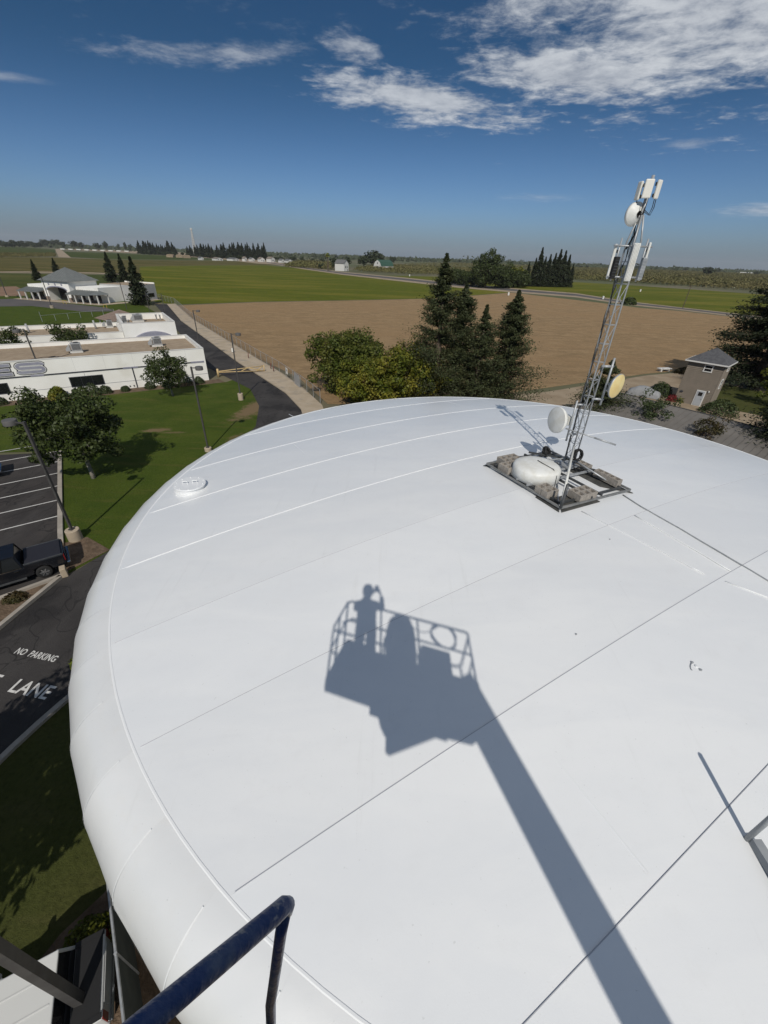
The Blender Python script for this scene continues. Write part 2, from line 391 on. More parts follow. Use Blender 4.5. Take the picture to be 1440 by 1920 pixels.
sheet('dirt_strip', [(103, 467), (114, 467.5), (133, 483), (110, 482)], 0.045, PALE_DIRT)
sheet('far_dirt_strip', [(105, 465.5), (330, 473), (500, 487.5), (548, 498), (480, 494), (440, 489), (380, 483), (290, 477), (106, 467)], 0.04, TAN)
sheet('sports_field', [(-60, 511), (262, 517), (262, 548), (230, 548), (40, 556), (-60, 556)], 0.028, SPORT)
sheet('infield', [(-60, 539), (30, 537), (48, 545), (48, 555), (-60, 556)], 0.034, INFIELD)
sheet('service_track', [(-60, 509.5), (60, 509), (175, 511), (262, 515), (262, 517.2), (175, 513), (60, 511), (-60, 511.3)], 0.05, PALE_DIRT)
# the farm road that runs behind the fields
ROADL = [(500, 490.5), (560, 499), (640, 509.5), (760, 520.5), (860, 531), (940, 538.5), (1080, 549.5), (1180, 565), (1280, 576.5), (1410, 591), (1560, 609)]
ROADR = [(500, 493.5), (560, 503.5), (640, 515), (760, 528.5), (860, 539.5), (940, 546.5), (1080, 557.5), (1180, 572), (1280, 582), (1410, 597.5), (1560, 616)]
verge = MB()
A_ = [G(*p, 0.05) for p in ROADL]; B_ = [G(*p, 0.05) for p in ROADR]
verge.add(A_ + B_, [(i, i + len(A_), i + len(A_) + 1, i + 1) for i in range(len(A_) - 1)])
tag(verge.build('road_verge', PALE_DIRT), kind='structure')
FAR_ASPH = pm('far_asphalt', (0.085, 0.08, 0.078), 0.9, (0.11, 0.1, 0.095), 0.1, world=True)
rd = MB(); a_ = [p.lerp(q, 0.26) + Vector((0, 0, .03)) for p, q in zip(A_, B_)]; b_ = [p.lerp(q, 0.68) + Vector((0, 0, .03)) for p, q in zip(A_, B_)]
rd.add(a_ + b_, [(i, i + len(a_), i + len(a_) + 1, i + 1) for i in range(len(a_) - 1)])
tag(rd.build('farm_road', FAR_ASPH), kind='structure')

# ------------------------------------------------------------ ground round the tank
ASPH = pm('asphalt', (0.034, 0.031, 0.03), 0.92, (0.05, 0.046, 0.044), 0.35, 0.3, 0.7, world=True, bump=0.25, bscale=12, col3=(0.024, 0.022, 0.022), scale3=0.22, lo3=0.55, hi3=0.62)
ASPH2 = pm('parking_asphalt', (0.036, 0.032, 0.031), 0.92, (0.052, 0.046, 0.043), 0.5, 0.3, 0.7, world=True, bump=0.25, bscale=12, col3=(0.03, 0.027, 0.026), scale3=0.3)
for nm_ in ('asphalt', 'parking_asphalt'):   # tar-sealed cracks, old patches and oil spots
    t = NT(MAT[nm_].node_tree); bs = t.n['Principled BSDF']; old = bs.inputs['Base Color'].links[0].from_socket
    pos = t.new('ShaderNodeNewGeometry').outputs['Position']
    ck = t.m('ABSOLUTE', t.m('SUBTRACT', t.noise(pos, 0.16, 3, 0.6, 0.4), 0.5)); ck2 = t.m('ABSOLUTE', t.m('SUBTRACT', t.noise(t.mapping(pos, (1, .4, 1)), 0.3, 4, 0.6, 0.8), 0.47))
    line = t.m('MAXIMUM', t.m('SUBTRACT', 1.0, t.ramp(ck, 0.002, 0.006)), t.m('MULTIPLY', t.m('SUBTRACT', 1.0, t.ramp(ck2, 0.002, 0.008)), 0.7))
    c = t.mix(t.m('MULTIPLY', line, 0.65), old, (0.014, 0.013, 0.013))
    c = t.mix(t.m('MULTIPLY', t.ramp(t.noise(pos, 0.9, 4, .6), 0.62, 0.72), 0.5), c, (0.02, 0.019, 0.019))
    c = t.mix(t.m('MULTIPLY', t.ramp(t.noise(t.mapping(pos, (.5, .09, 1)), 1.0, 5, .6), 0.5, 0.75), 0.45), c, (0.075, 0.07, 0.066))
    t.l.new(c, bs.inputs['Base Color'])
def grass_mat(name, a, b, c, worn=False):
    m = bpy.data.materials.new(name); m.use_nodes = True; t = NT(m.node_tree); bs = t.n['Principled BSDF']
    bs.inputs['Roughness'].default_value = 0.9; bs.inputs['Specular IOR Level'].default_value = 0.1
    pos = t.new('ShaderNodeNewGeometry').outputs['Position']
    n1 = t.noise(pos, 0.35, 5, 0.6); n2 = t.noise(pos, 6.0, 6, 0.8); n3 = t.noise(t.mapping(pos, (0.5, 2.2, 1), (0, 0, R(33))), 0.5, 4)
    cc = t.mix(t.ramp(n1, 0.3, 0.7), a, b)
    cc = t.mix(t.m('MULTIPLY', t.ramp(n3, 0.5, 0.72), 0.6), cc, c)
    cc = t.mix(t.m('MULTIPLY', t.ramp(n2, 0.4, 0.75), 0.65), cc, tuple(x*0.45 for x in a))
    if worn:   # bare earth where the turf has worn away
        sx = t.new('ShaderNodeSeparateXYZ'); t.l.new(pos, sx.inputs[0]); edge = t.noise(pos, 1.3, 6, 0.7)
        for (cx, cy, ax, ay, rot, amp) in ((-25.2, 42.5, 1.7, 0.65, 15, .8), (-17.0, 51.0, 1.7, 5.5, -12, .85), (-23.2, 42.0, 1.5, .3, 10, .5), (-15.9, 40.5, 1.0, 2.0, 0, .6)):
            dx = t.m('SUBTRACT', sx.outputs[0], cx); dy = t.m('SUBTRACT', sx.outputs[1], cy); c_, s_ = math.cos(R(rot)), math.sin(R(rot))
            p = t.m('DIVIDE', t.m('ADD', t.m('MULTIPLY', dx, c_), t.m('MULTIPLY', dy, s_)), ax); q = t.m('DIVIDE', t.m('SUBTRACT', t.m('MULTIPLY', dy, c_), t.m('MULTIPLY', dx, s_)), ay)
            d_ = t.m('SUBTRACT', 1.15, t.m('SQRT', t.m('ADD', t.m('MULTIPLY', p, p), t.m('MULTIPLY', q, q))))
            f_ = t.ramp(t.m('ADD', d_, t.m('MULTIPLY', t.m('SUBTRACT', edge, 0.5), 1.9)), 0.05, 0.7)
            cc = t.mix(t.m('MULTIPLY', f_, amp), cc, (0.2, 0.135, 0.08))
    t.l.new(cc, bs.inputs['Base Color'])
    bp = t.new('ShaderNodeBump'); bp.inputs['Strength'].default_value = 0.8; bp.inputs['Distance'].default_value = 0.12
    t.l.new(n2, bp.inputs['Height']); t.l.new(bp.outputs[0], bs.inputs['Normal'])
    return m
LAWN = grass_mat('lawn_turf', (0.05, 0.078, 0.010), (0.072, 0.098, 0.014), (0.105, 0.102, 0.024), True)
LAWN2 = grass_mat('shaded_lawn_turf', (0.06, 0.07, 0.018), (0.075, 0.08, 0.024), (0.09, 0.085, 0.032))
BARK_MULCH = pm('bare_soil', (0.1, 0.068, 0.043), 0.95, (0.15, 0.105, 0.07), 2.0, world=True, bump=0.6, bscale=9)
CONC = pm('concrete', (0.37, 0.30, 0.215), 0.9, (0.43, 0.355, 0.265), 0.6, world=True, bump=0.15, bscale=8, col3=(0.3, 0.26, 0.21), scale3=0.5)
KERB_PAINT = pm('kerb_concrete', (0.3, 0.27, 0.23), 0.9, (0.38, 0.34, 0.29), 1.5, world=True)
WHITE_LINE = pm('road_paint', (0.62, 0.61, 0.58), 0.8, (0.5, 0.48, 0.46), 6, 0.4, 0.7, world=True)

EX, EY = Vector((.834, .552, 0)), Vector((-.552, .834, 0)); CA = Vector((-27.5, 63.65, 0))
def L(x, y, z=0.0): return CA + EX*x + EY*y + Vector((0, 0, z))
def xy(v): return (v.x, v.y, 0)
# big base sheets
sheet('dirt_yard', [(-8.0, 52.0, 0), (24.0, 64.0, 0), (47.0, 78.0, 0), (75.0, 90.0, 0), (70.0, 30.0, 0), (20.0, -10.0, 0), (-6.0, -10.0, 0)], 0.016, TAN)
lawnpts = [L(2, -2.2), L(-40, -2.2), Vector((-52, 33, 0)), Vector((-31.6, 36.2, 0)), Vector((-22.0, 22.5, 0)), Vector((-19.0, 18.9, 0)), Vector((-17.7, 21.6, 0)), Vector((-16.2, 30, 0)), Vector((-15.0, 44.8, 0)), Vector((-17.0, 53.5, 0)), Vector((-20.0, 59.8, 0)), Vector((-24.0, 64.5, 0))]
tag(MB().sheet(lawnpts, 0.03).build('lawn', LAWN), kind='structure')
tag(MB().sheet([L(1.5, 0), L(-40, 0), L(-40, -2.2), L(1.8, -2.2)], 0.034).build('planting_bed', BARK_MULCH), kind='structure')
# driveway that rounds the tank and joins the school road
def ribbon(name, left, right, z, m):
    n = len(left); mb = MB()
    mb.add([(p[0], p[1], z) for p in left] + [(p[0], p[1], z) for p in right], [(i, n + i, n + i + 1, i + 1) for i in range(n - 1)])
    return tag(mb.build(name, m), kind='structure')
RL = [(-22.0, -12), (-20.6, 4), (-19.5, 14.0), (-19.0, 18.5), (-17.75, 21.5), (-16.2, 30), (-15.2, 38), (-15.0, 44.8), (-16.6, 52), (-20.0, 59.6), (-30.6, 71.3), (-60.0, 122.5), (-82.0, 160)]
RR = [(-16.4, -12), (-15.2, 4), (-14.3, 8.0), (-13.4, 11.2), (-11.2, 16), (-9.6, 25), (-8.8, 35), (-9.4, 45), (-11.0, 51.4), (-14.6, 58.4), (-20.0, 66.2), (-27.2, 75.8), (-60.5, 124.0)]
RR = RR[:11] + [(-26.9, 75.9), (-58.5, 124.2), (-79.5, 161)]
RL = RL[:11] + [(-34.5, 78.0), (-62.0, 124.4), (-84.0, 161)]
ribbon('asphalt_drive', RL, RR, 0.05, ASPH)
lot = [Vector((-19.3, 19.2, 0)), Vector((-22.4, 23.1, 0)), Vector((-31.4, 36.0, 0)), Vector((-52, 31, 0)), Vector((-50, -6, 0)), Vector((-21.9, -6, 0)), Vector((-20.9, 3.5, 0)), Vector((-19.9, 14.0, 0))]
tag(MB().sheet(lot, 0.045).build('parking_lot', ASPH2), kind='structure')
# pavement beside the fence and its kerb
SWL = [(-9.3, 45.0), (-11.0, 51.4), (-14.6, 58.4), (-20.0, 66.2), (-26.9, 75.9), (-58.5, 124.2), (-79.5, 161)]
SWR = [(-7.0, 46.5), (-8.6, 53.0), (-12.4, 60.6), (-17.6, 69.2), (-24.3, 79.0), (-56.0, 126.5), (-77.3, 163)]
pv = MB(); n = len(SWL)
pv.add([(p[0], p[1], 0.17) for p in SWL] + [(p[0], p[1], 0.17) for p in SWR], [(i, n + i, n + i + 1, i + 1) for i in range(n - 1)])
pv.add([(p[0], p[1], 0.02) for p in SWL] + [(p[0], p[1], 0.17) for p in SWL], [(i, n + i, n + i + 1, i + 1) for i in range(n - 1)])
tag(pv.build('pavement', CONC), kind='structure')
def kerb(name, pts, wd=0.16, h=0.15, m=None):
    mb = MB()
    for p, q in zip(pts[:-1], pts[1:]): mb.bar((p[0], p[1], 0.03 + h/2), (q[0], q[1], 0.03 + h/2), wd, h)
    return tag(mb.build(name, m or KERB_PAINT), kind='structure')
kerb('kerb', [(-9.2, 45.0), (-10.9, 51.2), (-14.5, 58.3), (-19.9, 66.1), (-26.8, 75.8), (-58.4, 124.1)], 0.3, 0.16, CONC)
kerb('kerb', [(-31.3, 36.0), (-22.3, 23.0), (-21.0, 21.2)], 0.3, 0.15)
kerb('kerb', [(-19.15, 18.5), (-19.4, 16.4), (-19.62, 14.4), (-20.1, 9), (-20.9, 3.5)], 0.24, 0.2)
kerb('kerb', [(-18.95, 18.75), (-21.2, 16.5), (-25.5, 12.9)], 0.22, 0.2)
kerb('kerb', [(-12.9, 12.2), (-13.6, 10.6), (-13.95, 9.6), (-14.25, 8.6), (-14.5, 7.6), (-15.2, 4.0), (-15.9, -4)], 0.24, 0.16)
tag(MB().sheet([(-19.3, 18.6), (-21.2, 16.5), (-25.5, 12.9), (-25.5, 2), (-20.9, 3.5), (-20.1, 9), (-19.62, 14.4), (-19.4, 16.4)], 0.075).build('planter_soil', BARK_MULCH), kind='structure')
tag(MB().sheet([(-19.2, 19.0), (-21.3, 21.8), (-20.2, 22.6), (-17.9, 21.3)], 0.06).build('corner_soil', BARK_MULCH), kind='structure')
tag(MB().sheet([(-12.9, 12.0), (-13.6, 10.6), (-14.25, 8.6), (-15.2, 4.0), (-15.9, -4), (-8, -6), (-4, -4), (-3, 2), (-5, 8), (-8, 12)], 0.04).build('lower_lawn', LAWN2), kind='structure')
tag(MB().sheet([(-8.9, 3.5), (-8.2, 4.4), (-7.6, 5.6), (-5.0, 5.0), (-2.0, 1.5), (-2.0, -3), (-9.0, -3), (-9.6, 1.8)], 0.052).build('shaded_bare_ground', BARK_MULCH), kind='structure')  # soil sheet whose dark tone stands in for shade beside the tank
# ------------------------------------------------------------ water tank
TC = Vector((4.10, 10.11, 0)); RS, RSPH, RK, ZTOP = 10.255, 66.24, 0.989, 12.0
TH0 = math.asin(RS/RSPH)
def dome(r): return ZTOP - (RSPH - math.sqrt(max(RSPH*RSPH - r*r, 0)))
def roof_z(x, y): return dome(math.hypot(x - TC.x, y - TC.y))
def tank_mat(name, a, b, stain):
    m = bpy.data.materials.new(name); m.use_nodes = True; t = NT(m.node_tree); bs = t.n['Principled BSDF']
    pos = t.new('ShaderNodeNewGeometry').outputs['Position']
    n1 = t.noise(t.mapping(pos, (0.5, 1.6, 1), (0, 0, R(-30))), 0.55, 5, 0.6, 0.6)
    n2 = t.noise(pos, 2.5, 6, 0.7); n3 = t.noise(pos, 45, 3, 0.6)
    c = t.mix(t.ramp(n1, 0.35, 0.68), a, b)
    c = t.mix(t.m('MULTIPLY', t.ramp(n2, 0.5, 0.8), 0.35), c, stain)
    # a few specks of grit and overspray
    sp = t.m('MULTIPLY', t.ramp(t.noise(pos, 26, 2, 0.5), 0.72, 0.77), 0.3)
    drip = t.m('MULTIPLY', t.ramp(t.noise(t.mapping(pos, (6, .35, 1), (0, 0, R(8))), 1.0, 5, 0.65), 0.6, 0.78), 0.16)
    c = t.mix(drip, c, (0.5, 0.495, 0.47))
    c = t.mix(sp, c, (0.4, 0.4, 0.38))
    oi = t.new('ShaderNodeObjectInfo'); k_ = t.m('ADD', 0.965, t.m('MULTIPLY', oi.outputs['Random'], 0.06))   # each plate took the paint a little differently
    cc_ = t.new('ShaderNodeCombineColor')
    for i in range(3): t.l.new(k_, cc_.inputs[i])
    c = t.mix(1.0, c, cc_.outputs[0], 'MULTIPLY')
    t.l.new(c, bs.inputs['Base Color'])
    bs.inputs['Specular IOR Level'].default_value = 0.6
    bs.inputs['Coat Weight'].default_value = 0.7; bs.inputs['Coat Roughness'].default_value = 0.3; bs.inputs['Coat IOR'].default_value = 1.6
    t.l.new(t.m('ADD', 0.2, t.m('MULTIPLY', n2, 0.34)), bs.inputs['Roughness'])
    bp = t.new('ShaderNodeBump'); bp.inputs['Strength'].default_value = 0.06; bp.inputs['Distance'].default_value = 0.01
    t.l.new(n3, bp.inputs['Height'])
    bp2 = t.new('ShaderNodeBump'); bp2.inputs['Strength'].default_value = 0.12; bp2.inputs['Distance'].default_value = 0.12
    t.l.new(t.noise(pos, 0.9, 3, 0.5), bp2.inputs['Height']); t.l.new(bp.outputs[0], bp2.inputs['Normal'])
    t.l.new(bp2.outputs[0], bs.inputs['Normal'])
    return m
TANKW = tank_mat('tank_white_paint', (0.755, 0.765, 0.77), (0.80, 0.805, 0.80), (0.70, 0.70, 0.695))
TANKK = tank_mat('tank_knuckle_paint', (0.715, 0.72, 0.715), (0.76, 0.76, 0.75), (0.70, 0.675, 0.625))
BRIGHTW = pm('bright_white_paint', (0.80, 0.805, 0.80), 0.45)  # brighter than the plates; on roof seams it paints sunlit lap edges
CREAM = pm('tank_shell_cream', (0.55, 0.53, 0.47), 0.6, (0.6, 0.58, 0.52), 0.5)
tank = thing('water_tank', 'huge round white steel water tank with knuckled roof edge', 'water tank', TC)
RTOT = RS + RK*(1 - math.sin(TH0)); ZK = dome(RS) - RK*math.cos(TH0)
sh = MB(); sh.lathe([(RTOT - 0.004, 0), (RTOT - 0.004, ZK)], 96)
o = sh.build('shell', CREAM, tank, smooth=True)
# roof plates: parallel strips; every strip laps over its neighbour nearer the middle
AE = R(30.5); E1 = Vector((math.cos(AE), math.sin(AE))); N1 = Vector((-math.sin(AE), math.cos(AE)))
c_n = TC.x*N1.x + TC.y*N1.y
lines = [-0.09 + 2.15*k - c_n for k in range(-2, 9)]   # measured from the tank's middle
LAP = 0.009
def strip(d0, d1, lap_at):
    mb = MB(); nu, nv = 72, 8; rows = []
    d0 = max(d0, -RS*0.9995); d1 = min(d1, RS*0.9995)
    for j in range(nv + 1):
        d = d0 + (d1 - d0)*j/nv; hw = math.sqrt(max(RS*RS - d*d, 0)); row = []
        for i in range(nu + 1):
            u = hw*math.sin((i/nu - 0.5)*math.pi)
            x, y = E1.x*u + N1.x*d, E1.y*u + N1.y*d
            s = 0.0 if lap_at == 0 else (1 - j/nv if lap_at < 0 else j/nv)
            fade = min(1.0, (RS - math.hypot(x, y))/0.25)
            row.append((x, y, dome(math.hypot(x, y)) + LAP*s*fade))
        rows.append(row)
    flat = [p for r_ in rows for p in r_]; w_ = nu + 1
    mb.add(flat, [(j*w_ + i, j*w_ + i + 1, (j + 1)*w_ + i + 1, (j + 1)*w_ + i) for j in range(nv) for i in range(nu)])
    if lap_at:
        e = rows[0] if lap_at < 0 else rows[-1]
        mb.add(e + [(p[0], p[1], p[2] - LAP - 0.004) for p in e], [(i, i + 1, w_ + i + 1, w_ + i) for i in range(nu)])
    me = mb.mesh('roof_plate', TANKW); return smooth_by_angle(me, 30)
edges = [-RS] + [d for d in lines if -RS < d < RS] + [RS]
for d0, d1 in zip(edges[:-1], edges[1:]):
    mid = (d0 + d1)/2
    link('roof_plate', strip(d0, d1, 0 if d0 <= 0 <= d1 else (-1 if mid > 0 else 1)), tank)
def roof_strip_path(pts, wd, hgt, name, m, parent, kind=None):
    """a thin raised band lying on the roof; points are relative to the tank's middle"""
    mb = MB(); P_ = []
    for p, q in zip(pts[:-1], pts[1:]):
        k = max(1, int(math.hypot(q[0] - p[0], q[1] - p[1])/0.3))
        P_ += [(p[0] + (q[0] - p[0])*i/k, p[1] + (q[1] - p[1])*i/k) for i in range(k)]
    P_.append(pts[-1]); V = []
    for i, p in enumerate(P_):
        a = P_[max(i - 1, 0)]; b = P_[min(i + 1, len(P_) - 1)]; l_ = math.hypot(b[0] - a[0], b[1] - a[1])
        nx, ny = -(b[1] - a[1])/l_, (b[0] - a[0])/l_; z = dome(math.hypot(*p))
        for s, dz in ((-1, 0.0), (-0.55, hgt), (0.55, hgt), (1, 0.0)):
            V.append((p[0] + nx*s*wd/2, p[1] + ny*s*wd/2, z + dz))
    mb.add(V, [(4*i + j, 4*i + 4 + j, 4*i + 5 + j, 4*i + 1 + j) for i in range(len(P_) - 1) for j in range(3)])
    return mb.build(name, m, parent)
for d in lines:
    if -RS < d < RS and d > 0.3:
        hw = math.sqrt(RS*RS - d*d)*0.985
        off = -0.014
        roof_strip_path([(E1.x*u + N1.x*(d + off), E1.y*u + N1.y*(d + off)) for u in (-hw, hw)], 0.016, 0.005, 'bright_seam_line', BRIGHTW, tank)  # the lap edge's sunlit gleam is put into this line's colour
GRIME = pm('seam_grime', (0.47, 0.47, 0.49), 0.8)  # grey for the thin line along each near-half seam
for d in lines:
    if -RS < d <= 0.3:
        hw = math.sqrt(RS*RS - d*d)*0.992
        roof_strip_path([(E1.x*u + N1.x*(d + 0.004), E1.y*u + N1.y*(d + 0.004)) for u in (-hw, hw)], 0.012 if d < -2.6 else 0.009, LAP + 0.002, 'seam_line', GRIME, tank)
# butt welds across some strips
for d0, u in ((lines[9], -3.6), (lines[8], 3.2), (lines[7], -4.8), (lines[6], 5.1), (lines[3], 5.9), (lines[2], -5.2)):
    roof_strip_path([(E1.x*u + N1.x*(d0 + a), E1.y*u + N1.y*(d0 + a)) for a in (0.1, 2.0)], 0.03, 0.006, 'weld_seam', TANKW, tank)
# ring where the roof meets the knuckle
rg = MB(); n = 180
prof = [(RS - 0.022, 0.001), (RS - 0.012, 0.008), (RS + 0.008, 0.008), (RS + 0.02, -0.003)]
rg.lathe([(r_, h_ + dome(RS)) for r_, h_ in prof], n)
rg.build('ring_seam', BRIGHTW, tank)
# knuckle plates
NKN = 60
def knuckle(a0, a1):
    mb = MB(); na, nt = 4, 14; V = []
    for j in range(nt + 1):
        th = TH0 + (math.pi/2 - TH0)*j/nt
        r_ = RS + RK*(math.sin(th) - math.sin(TH0)); z = dome(RS) - RK*(math.cos(TH0) - math.cos(th))
        for i in range(na + 1):
            a = a0 + (a1 - a0)*i/na; lap = 0.007*(1 - i/na)*min(1, j/3)
            k = r_ + lap*math.sin(th) - 0.02*math.sin(math.pi*i/na)*math.sin(th)
            V.append((k*math.cos(a), k*math.sin(a), z + lap*math.cos(th)))
    w_ = na + 1
    mb.add(V, [(j*w_ + i, (j + 1)*w_ + i, (j + 1)*w_ + i + 1, j*w_ + i + 1) for j in range(nt) for i in range(na)])
    e = [V[j*w_] for j in range(nt + 1)]
    mb.add(e + [(p[0]*0.998, p[1]*0.998, p[2] - 0.008) for p in e], [(j, nt + 1 + j, nt + 2 + j, j + 1) for j in range(nt)])
    return mb.mesh('knuckle_plate', TANKK, True)
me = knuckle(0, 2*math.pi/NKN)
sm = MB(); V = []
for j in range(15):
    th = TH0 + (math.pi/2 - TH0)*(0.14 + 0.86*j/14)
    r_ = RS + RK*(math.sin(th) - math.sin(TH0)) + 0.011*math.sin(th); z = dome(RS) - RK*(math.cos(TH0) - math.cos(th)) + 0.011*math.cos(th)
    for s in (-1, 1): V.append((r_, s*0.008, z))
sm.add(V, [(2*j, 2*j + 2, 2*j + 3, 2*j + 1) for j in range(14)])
sme = sm.mesh('bright_seam_line', BRIGHTW)
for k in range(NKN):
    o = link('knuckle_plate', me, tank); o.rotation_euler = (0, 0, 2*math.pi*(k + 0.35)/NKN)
    s = link('bright_seam_line', sme, o); s.rotation_euler = (0, 0, -0.001)

def on_roof(px, py, dz=0.0):
    r = ray(px, py); t = 5.0/-r.z
    for _ in range(40):
        p = r*t; t = (CAM_H - roof_z(p.x, p.y))/-r.z
    p = r*t; return Vector((p.x, p.y, CAM_H + p.z + dz))

# ------------------------------------------------------------ things on the roof
GALV = pm('galvanised_steel', (0.33, 0.345, 0.355), 0.45, (0.42, 0.43, 0.44), 8, metal=0.35)
DARKST = pm('dark_steel', (0.06, 0.065, 0.068), 0.5, (0.09, 0.092, 0.095), 6, metal=0.3)
BLACKR = pm('black_rubber', (0.018, 0.018, 0.019), 0.7)
MATR = pm('rubber_mat', (0.05, 0.052, 0.05), 0.9, (0.085, 0.082, 0.076), 5)
WHITEP = pm('white_plastic', (0.74, 0.74, 0.71), 0.45, (0.66, 0.65, 0.6), 5)
RUSTW = pm('weathered_white_plastic', (0.72, 0.70, 0.64), 0.5, (0.5, 0.38, 0.24), 7, 0.62, 0.74)
YELD = pm('yellowed_radome', (0.72, 0.6, 0.3), 0.6, (0.66, 0.5, 0.22), 3)
CMU = pm('block_concrete', (0.36, 0.325, 0.285), 0.95, (0.27, 0.245, 0.215), 9, bump=0.5)

hp = Vector((-5.4, 9.98, 0)); hp.z = roof_z(hp.x, hp.y)
hatch = thing('roof_hatch', 'round white manway hatch with two handles near the tank edge', 'hatch', hp); hatch.scale = (.87, .87, .9)
hb = MB(); hb.lathe([(0.5, -0.06), (0.5, 0.02), (0.44, 0.03), (0.44, 0.15)], 40); hb.build('hatch_neck', TANKW, hatch, smooth=False)
hl = MB(); hl.lathe([(0.0, 0.2), (0.47, 0.2), (0.48, 0.19), (0.48, 0.165), (0.47, 0.15), (0.0, 0.15)], 48); hl.build('hatch_lid', TANKW, hatch)
for sx in (-0.13, 0.14):
    hm = MB(); hm.tube([(sx - 0.075, 0.02 + sx*.35, 0.19), (sx - 0.075, 0.02 + sx*.35, 0.27), (sx + 0.075, 0.02 + sx*.35, 0.27), (sx + 0.075, 0.02 + sx*.35, 0.19)], 0.014, 8)
    hm.build('handle', BRIGHTW, hatch)
for i in range(10):
    a = 2*math.pi*i/10
    MB().lathe([(0.016, 0.2), (0.016, 0.22), (0, 0.222)], 6, (0.42*math.cos(a), 0.42*math.sin(a), 0)).build('bolt', TANKW, hatch)

vp = Vector((4.02, 10.02, 0)); vp.z = roof_z(vp.x, vp.y)
vent = thing('roof_vent', 'white mushroom roof vent cap beside the lattice mast', 'vent', vp)
v = MB(); v.lathe([(0.5, -0.03), (0.5, 0.2)], 40); v.build('vent_neck', DARKST, vent, smooth=True)
v = MB(); v.lathe([(0.0, 0.50), (0.2, 0.495), (0.4, 0.475), (0.53, 0.445), (0.59, 0.41), (0.615, 0.37), (0.63, 0.12), (0.60, 0.11), (0.58, 0.12)], 56); v.build('vent_cap', WHITEP, vent, smooth=True)
v = MB(); v.tube([(0.02, 0.1, 0.512), (0.1, -0.08, 0.51), (0.3, -0.35, 0.475), (0.36, -0.5, 0.36), (0.37, -0.52, 0.06)], 0.011, 6)
tag(v.build('vent_cable', DARKST), 'thin dark cable lying over the white vent cap', 'cable').location = vp

# ballasted base frame with the lattice mast on it
CN, CR_, CF, CL = [Vector((x, y, 0)) for x, y in ((4.17, 8.40), (6.36, 9.50), (5.06, 11.84), (2.87, 10.72))]
ZF = 0.10
def rz_(p, dz): return Vector((p.x, p.y, roof_z(p.x, p.y) + dz))
MBASE = Vector((5.12, 10.62, 0)); MBASE.z = roof_z(MBASE.x, MBASE.y)
mast = thing('lattice_mast', 'slim galvanised lattice radio mast on a square block-weighted frame on the tank roof', 'radio mast', MBASE)
def ml(p): return Vector(p) - MBASE
WSTEEL = pm('weathered_steel', (0.17, 0.175, 0.175), 0.6, (0.25, 0.25, 0.245), 7, metal=0.2)
def frame_bar(p, q, dz=ZF, m=None, w_=0.045, nm='frame_rail'):
    MB().bar(ml(rz_(p, dz)), ml(rz_(q, dz)), w_, w_).build(nm, m or WSTEEL, mast)
for p, q in ((CN, CR_), (CR_, CF), (CF, CL), (CL, CN)):
    frame_bar(p, q)
    inn = (CN + CR_ + CF + CL)/4
    frame_bar(p.lerp(inn, 0.13), q.lerp(inn, 0.13), ZF, DARKST, 0.05)
for a, b in ((0.42, 0.42), (0.56, 0.56)):
    frame_bar(CN.lerp(CL, a), CR_.lerp(CF, b), ZF + 0.05, GALV, 0.05, 'cross_member')
    frame_bar(CN.lerp(CR_, a), CL.lerp(CF, b), ZF + 0.055, DARKST, 0.05, 'cross_member')
for k in (0.35, 0.62):
    frame_bar(CR_.lerp(CF, k), CL.lerp(CF, k), ZF + 0.10, DARKST, 0.045, 'cross_member')
pl = MB(); pl.box((0, 0, 0.2), (0.42, 0.42, 0.03), R(30)); pl.build('base_plate', GALV, mast)
for c_ in (CN, CR_, CF, CL):
    top = Vector((0, 0, 0.85 if c_ is CN else 0.42)); bot = ml(rz_(c_, ZF + 0.03))
    bot = bot if c_ is CN else bot*0.72; d = (bot - top); st = MB(); st.tube([bot, top + d.normalized()*0.14], 0.032 if c_ is CN else 0.024, 8)
    st.build('strut', GALV if c_ is not CN else WHITEP, mast, smooth=True)
fu = MB(); fu.tube([ml(rz_(CN, ZF)), ml(rz_(CN, ZF + 0.62))], 0.035, 8); fu.build('corner_post', DARKST, mast, smooth=True)
FW = 0.27
legs = [Vector((FW/math.sqrt(3)*math.cos(R(a)), FW/math.sqrt(3)*math.sin(R(a)), 0)) for a in (-115, 5, 125)]
MT = 5.45
for p in legs:
    l_ = MB(); l_.tube([p + Vector((0, 0, 0.2)), p + Vector((0, 0, MT)), Vector((p.x*0.25, p.y*0.25, MT + 0.45))], 0.019, 8)
    l_.build('mast_leg', GALV, mast, smooth=True)
zz = 0.45; i = 0
while zz < MT - 0.1:
    for k in range(3):
        p, q = legs[k], legs[(k + 1) % 3]
        b = MB(); b.tube([p + Vector((0, 0, zz)), q + Vector((0, 0, zz))], 0.008, 5); b.build('rung', GALV, mast)
        if zz + 0.42 < MT:
            p2, q2 = (p, q) if i % 2 else (q, p)
            b = MB(); b.tube([p2 + Vector((0, 0, zz)), q2 + Vector((0, 0, zz + 0.42))], 0.007, 5); b.build('diagonal_brace', GALV, mast)
    zz += 0.42; i += 1
b = MB(); b.tube([(0, 0, MT - 0.3), (0, 0, MT + 1.1)], 0.03, 10); b.build('top_tube', GALV, mast, smooth=True)
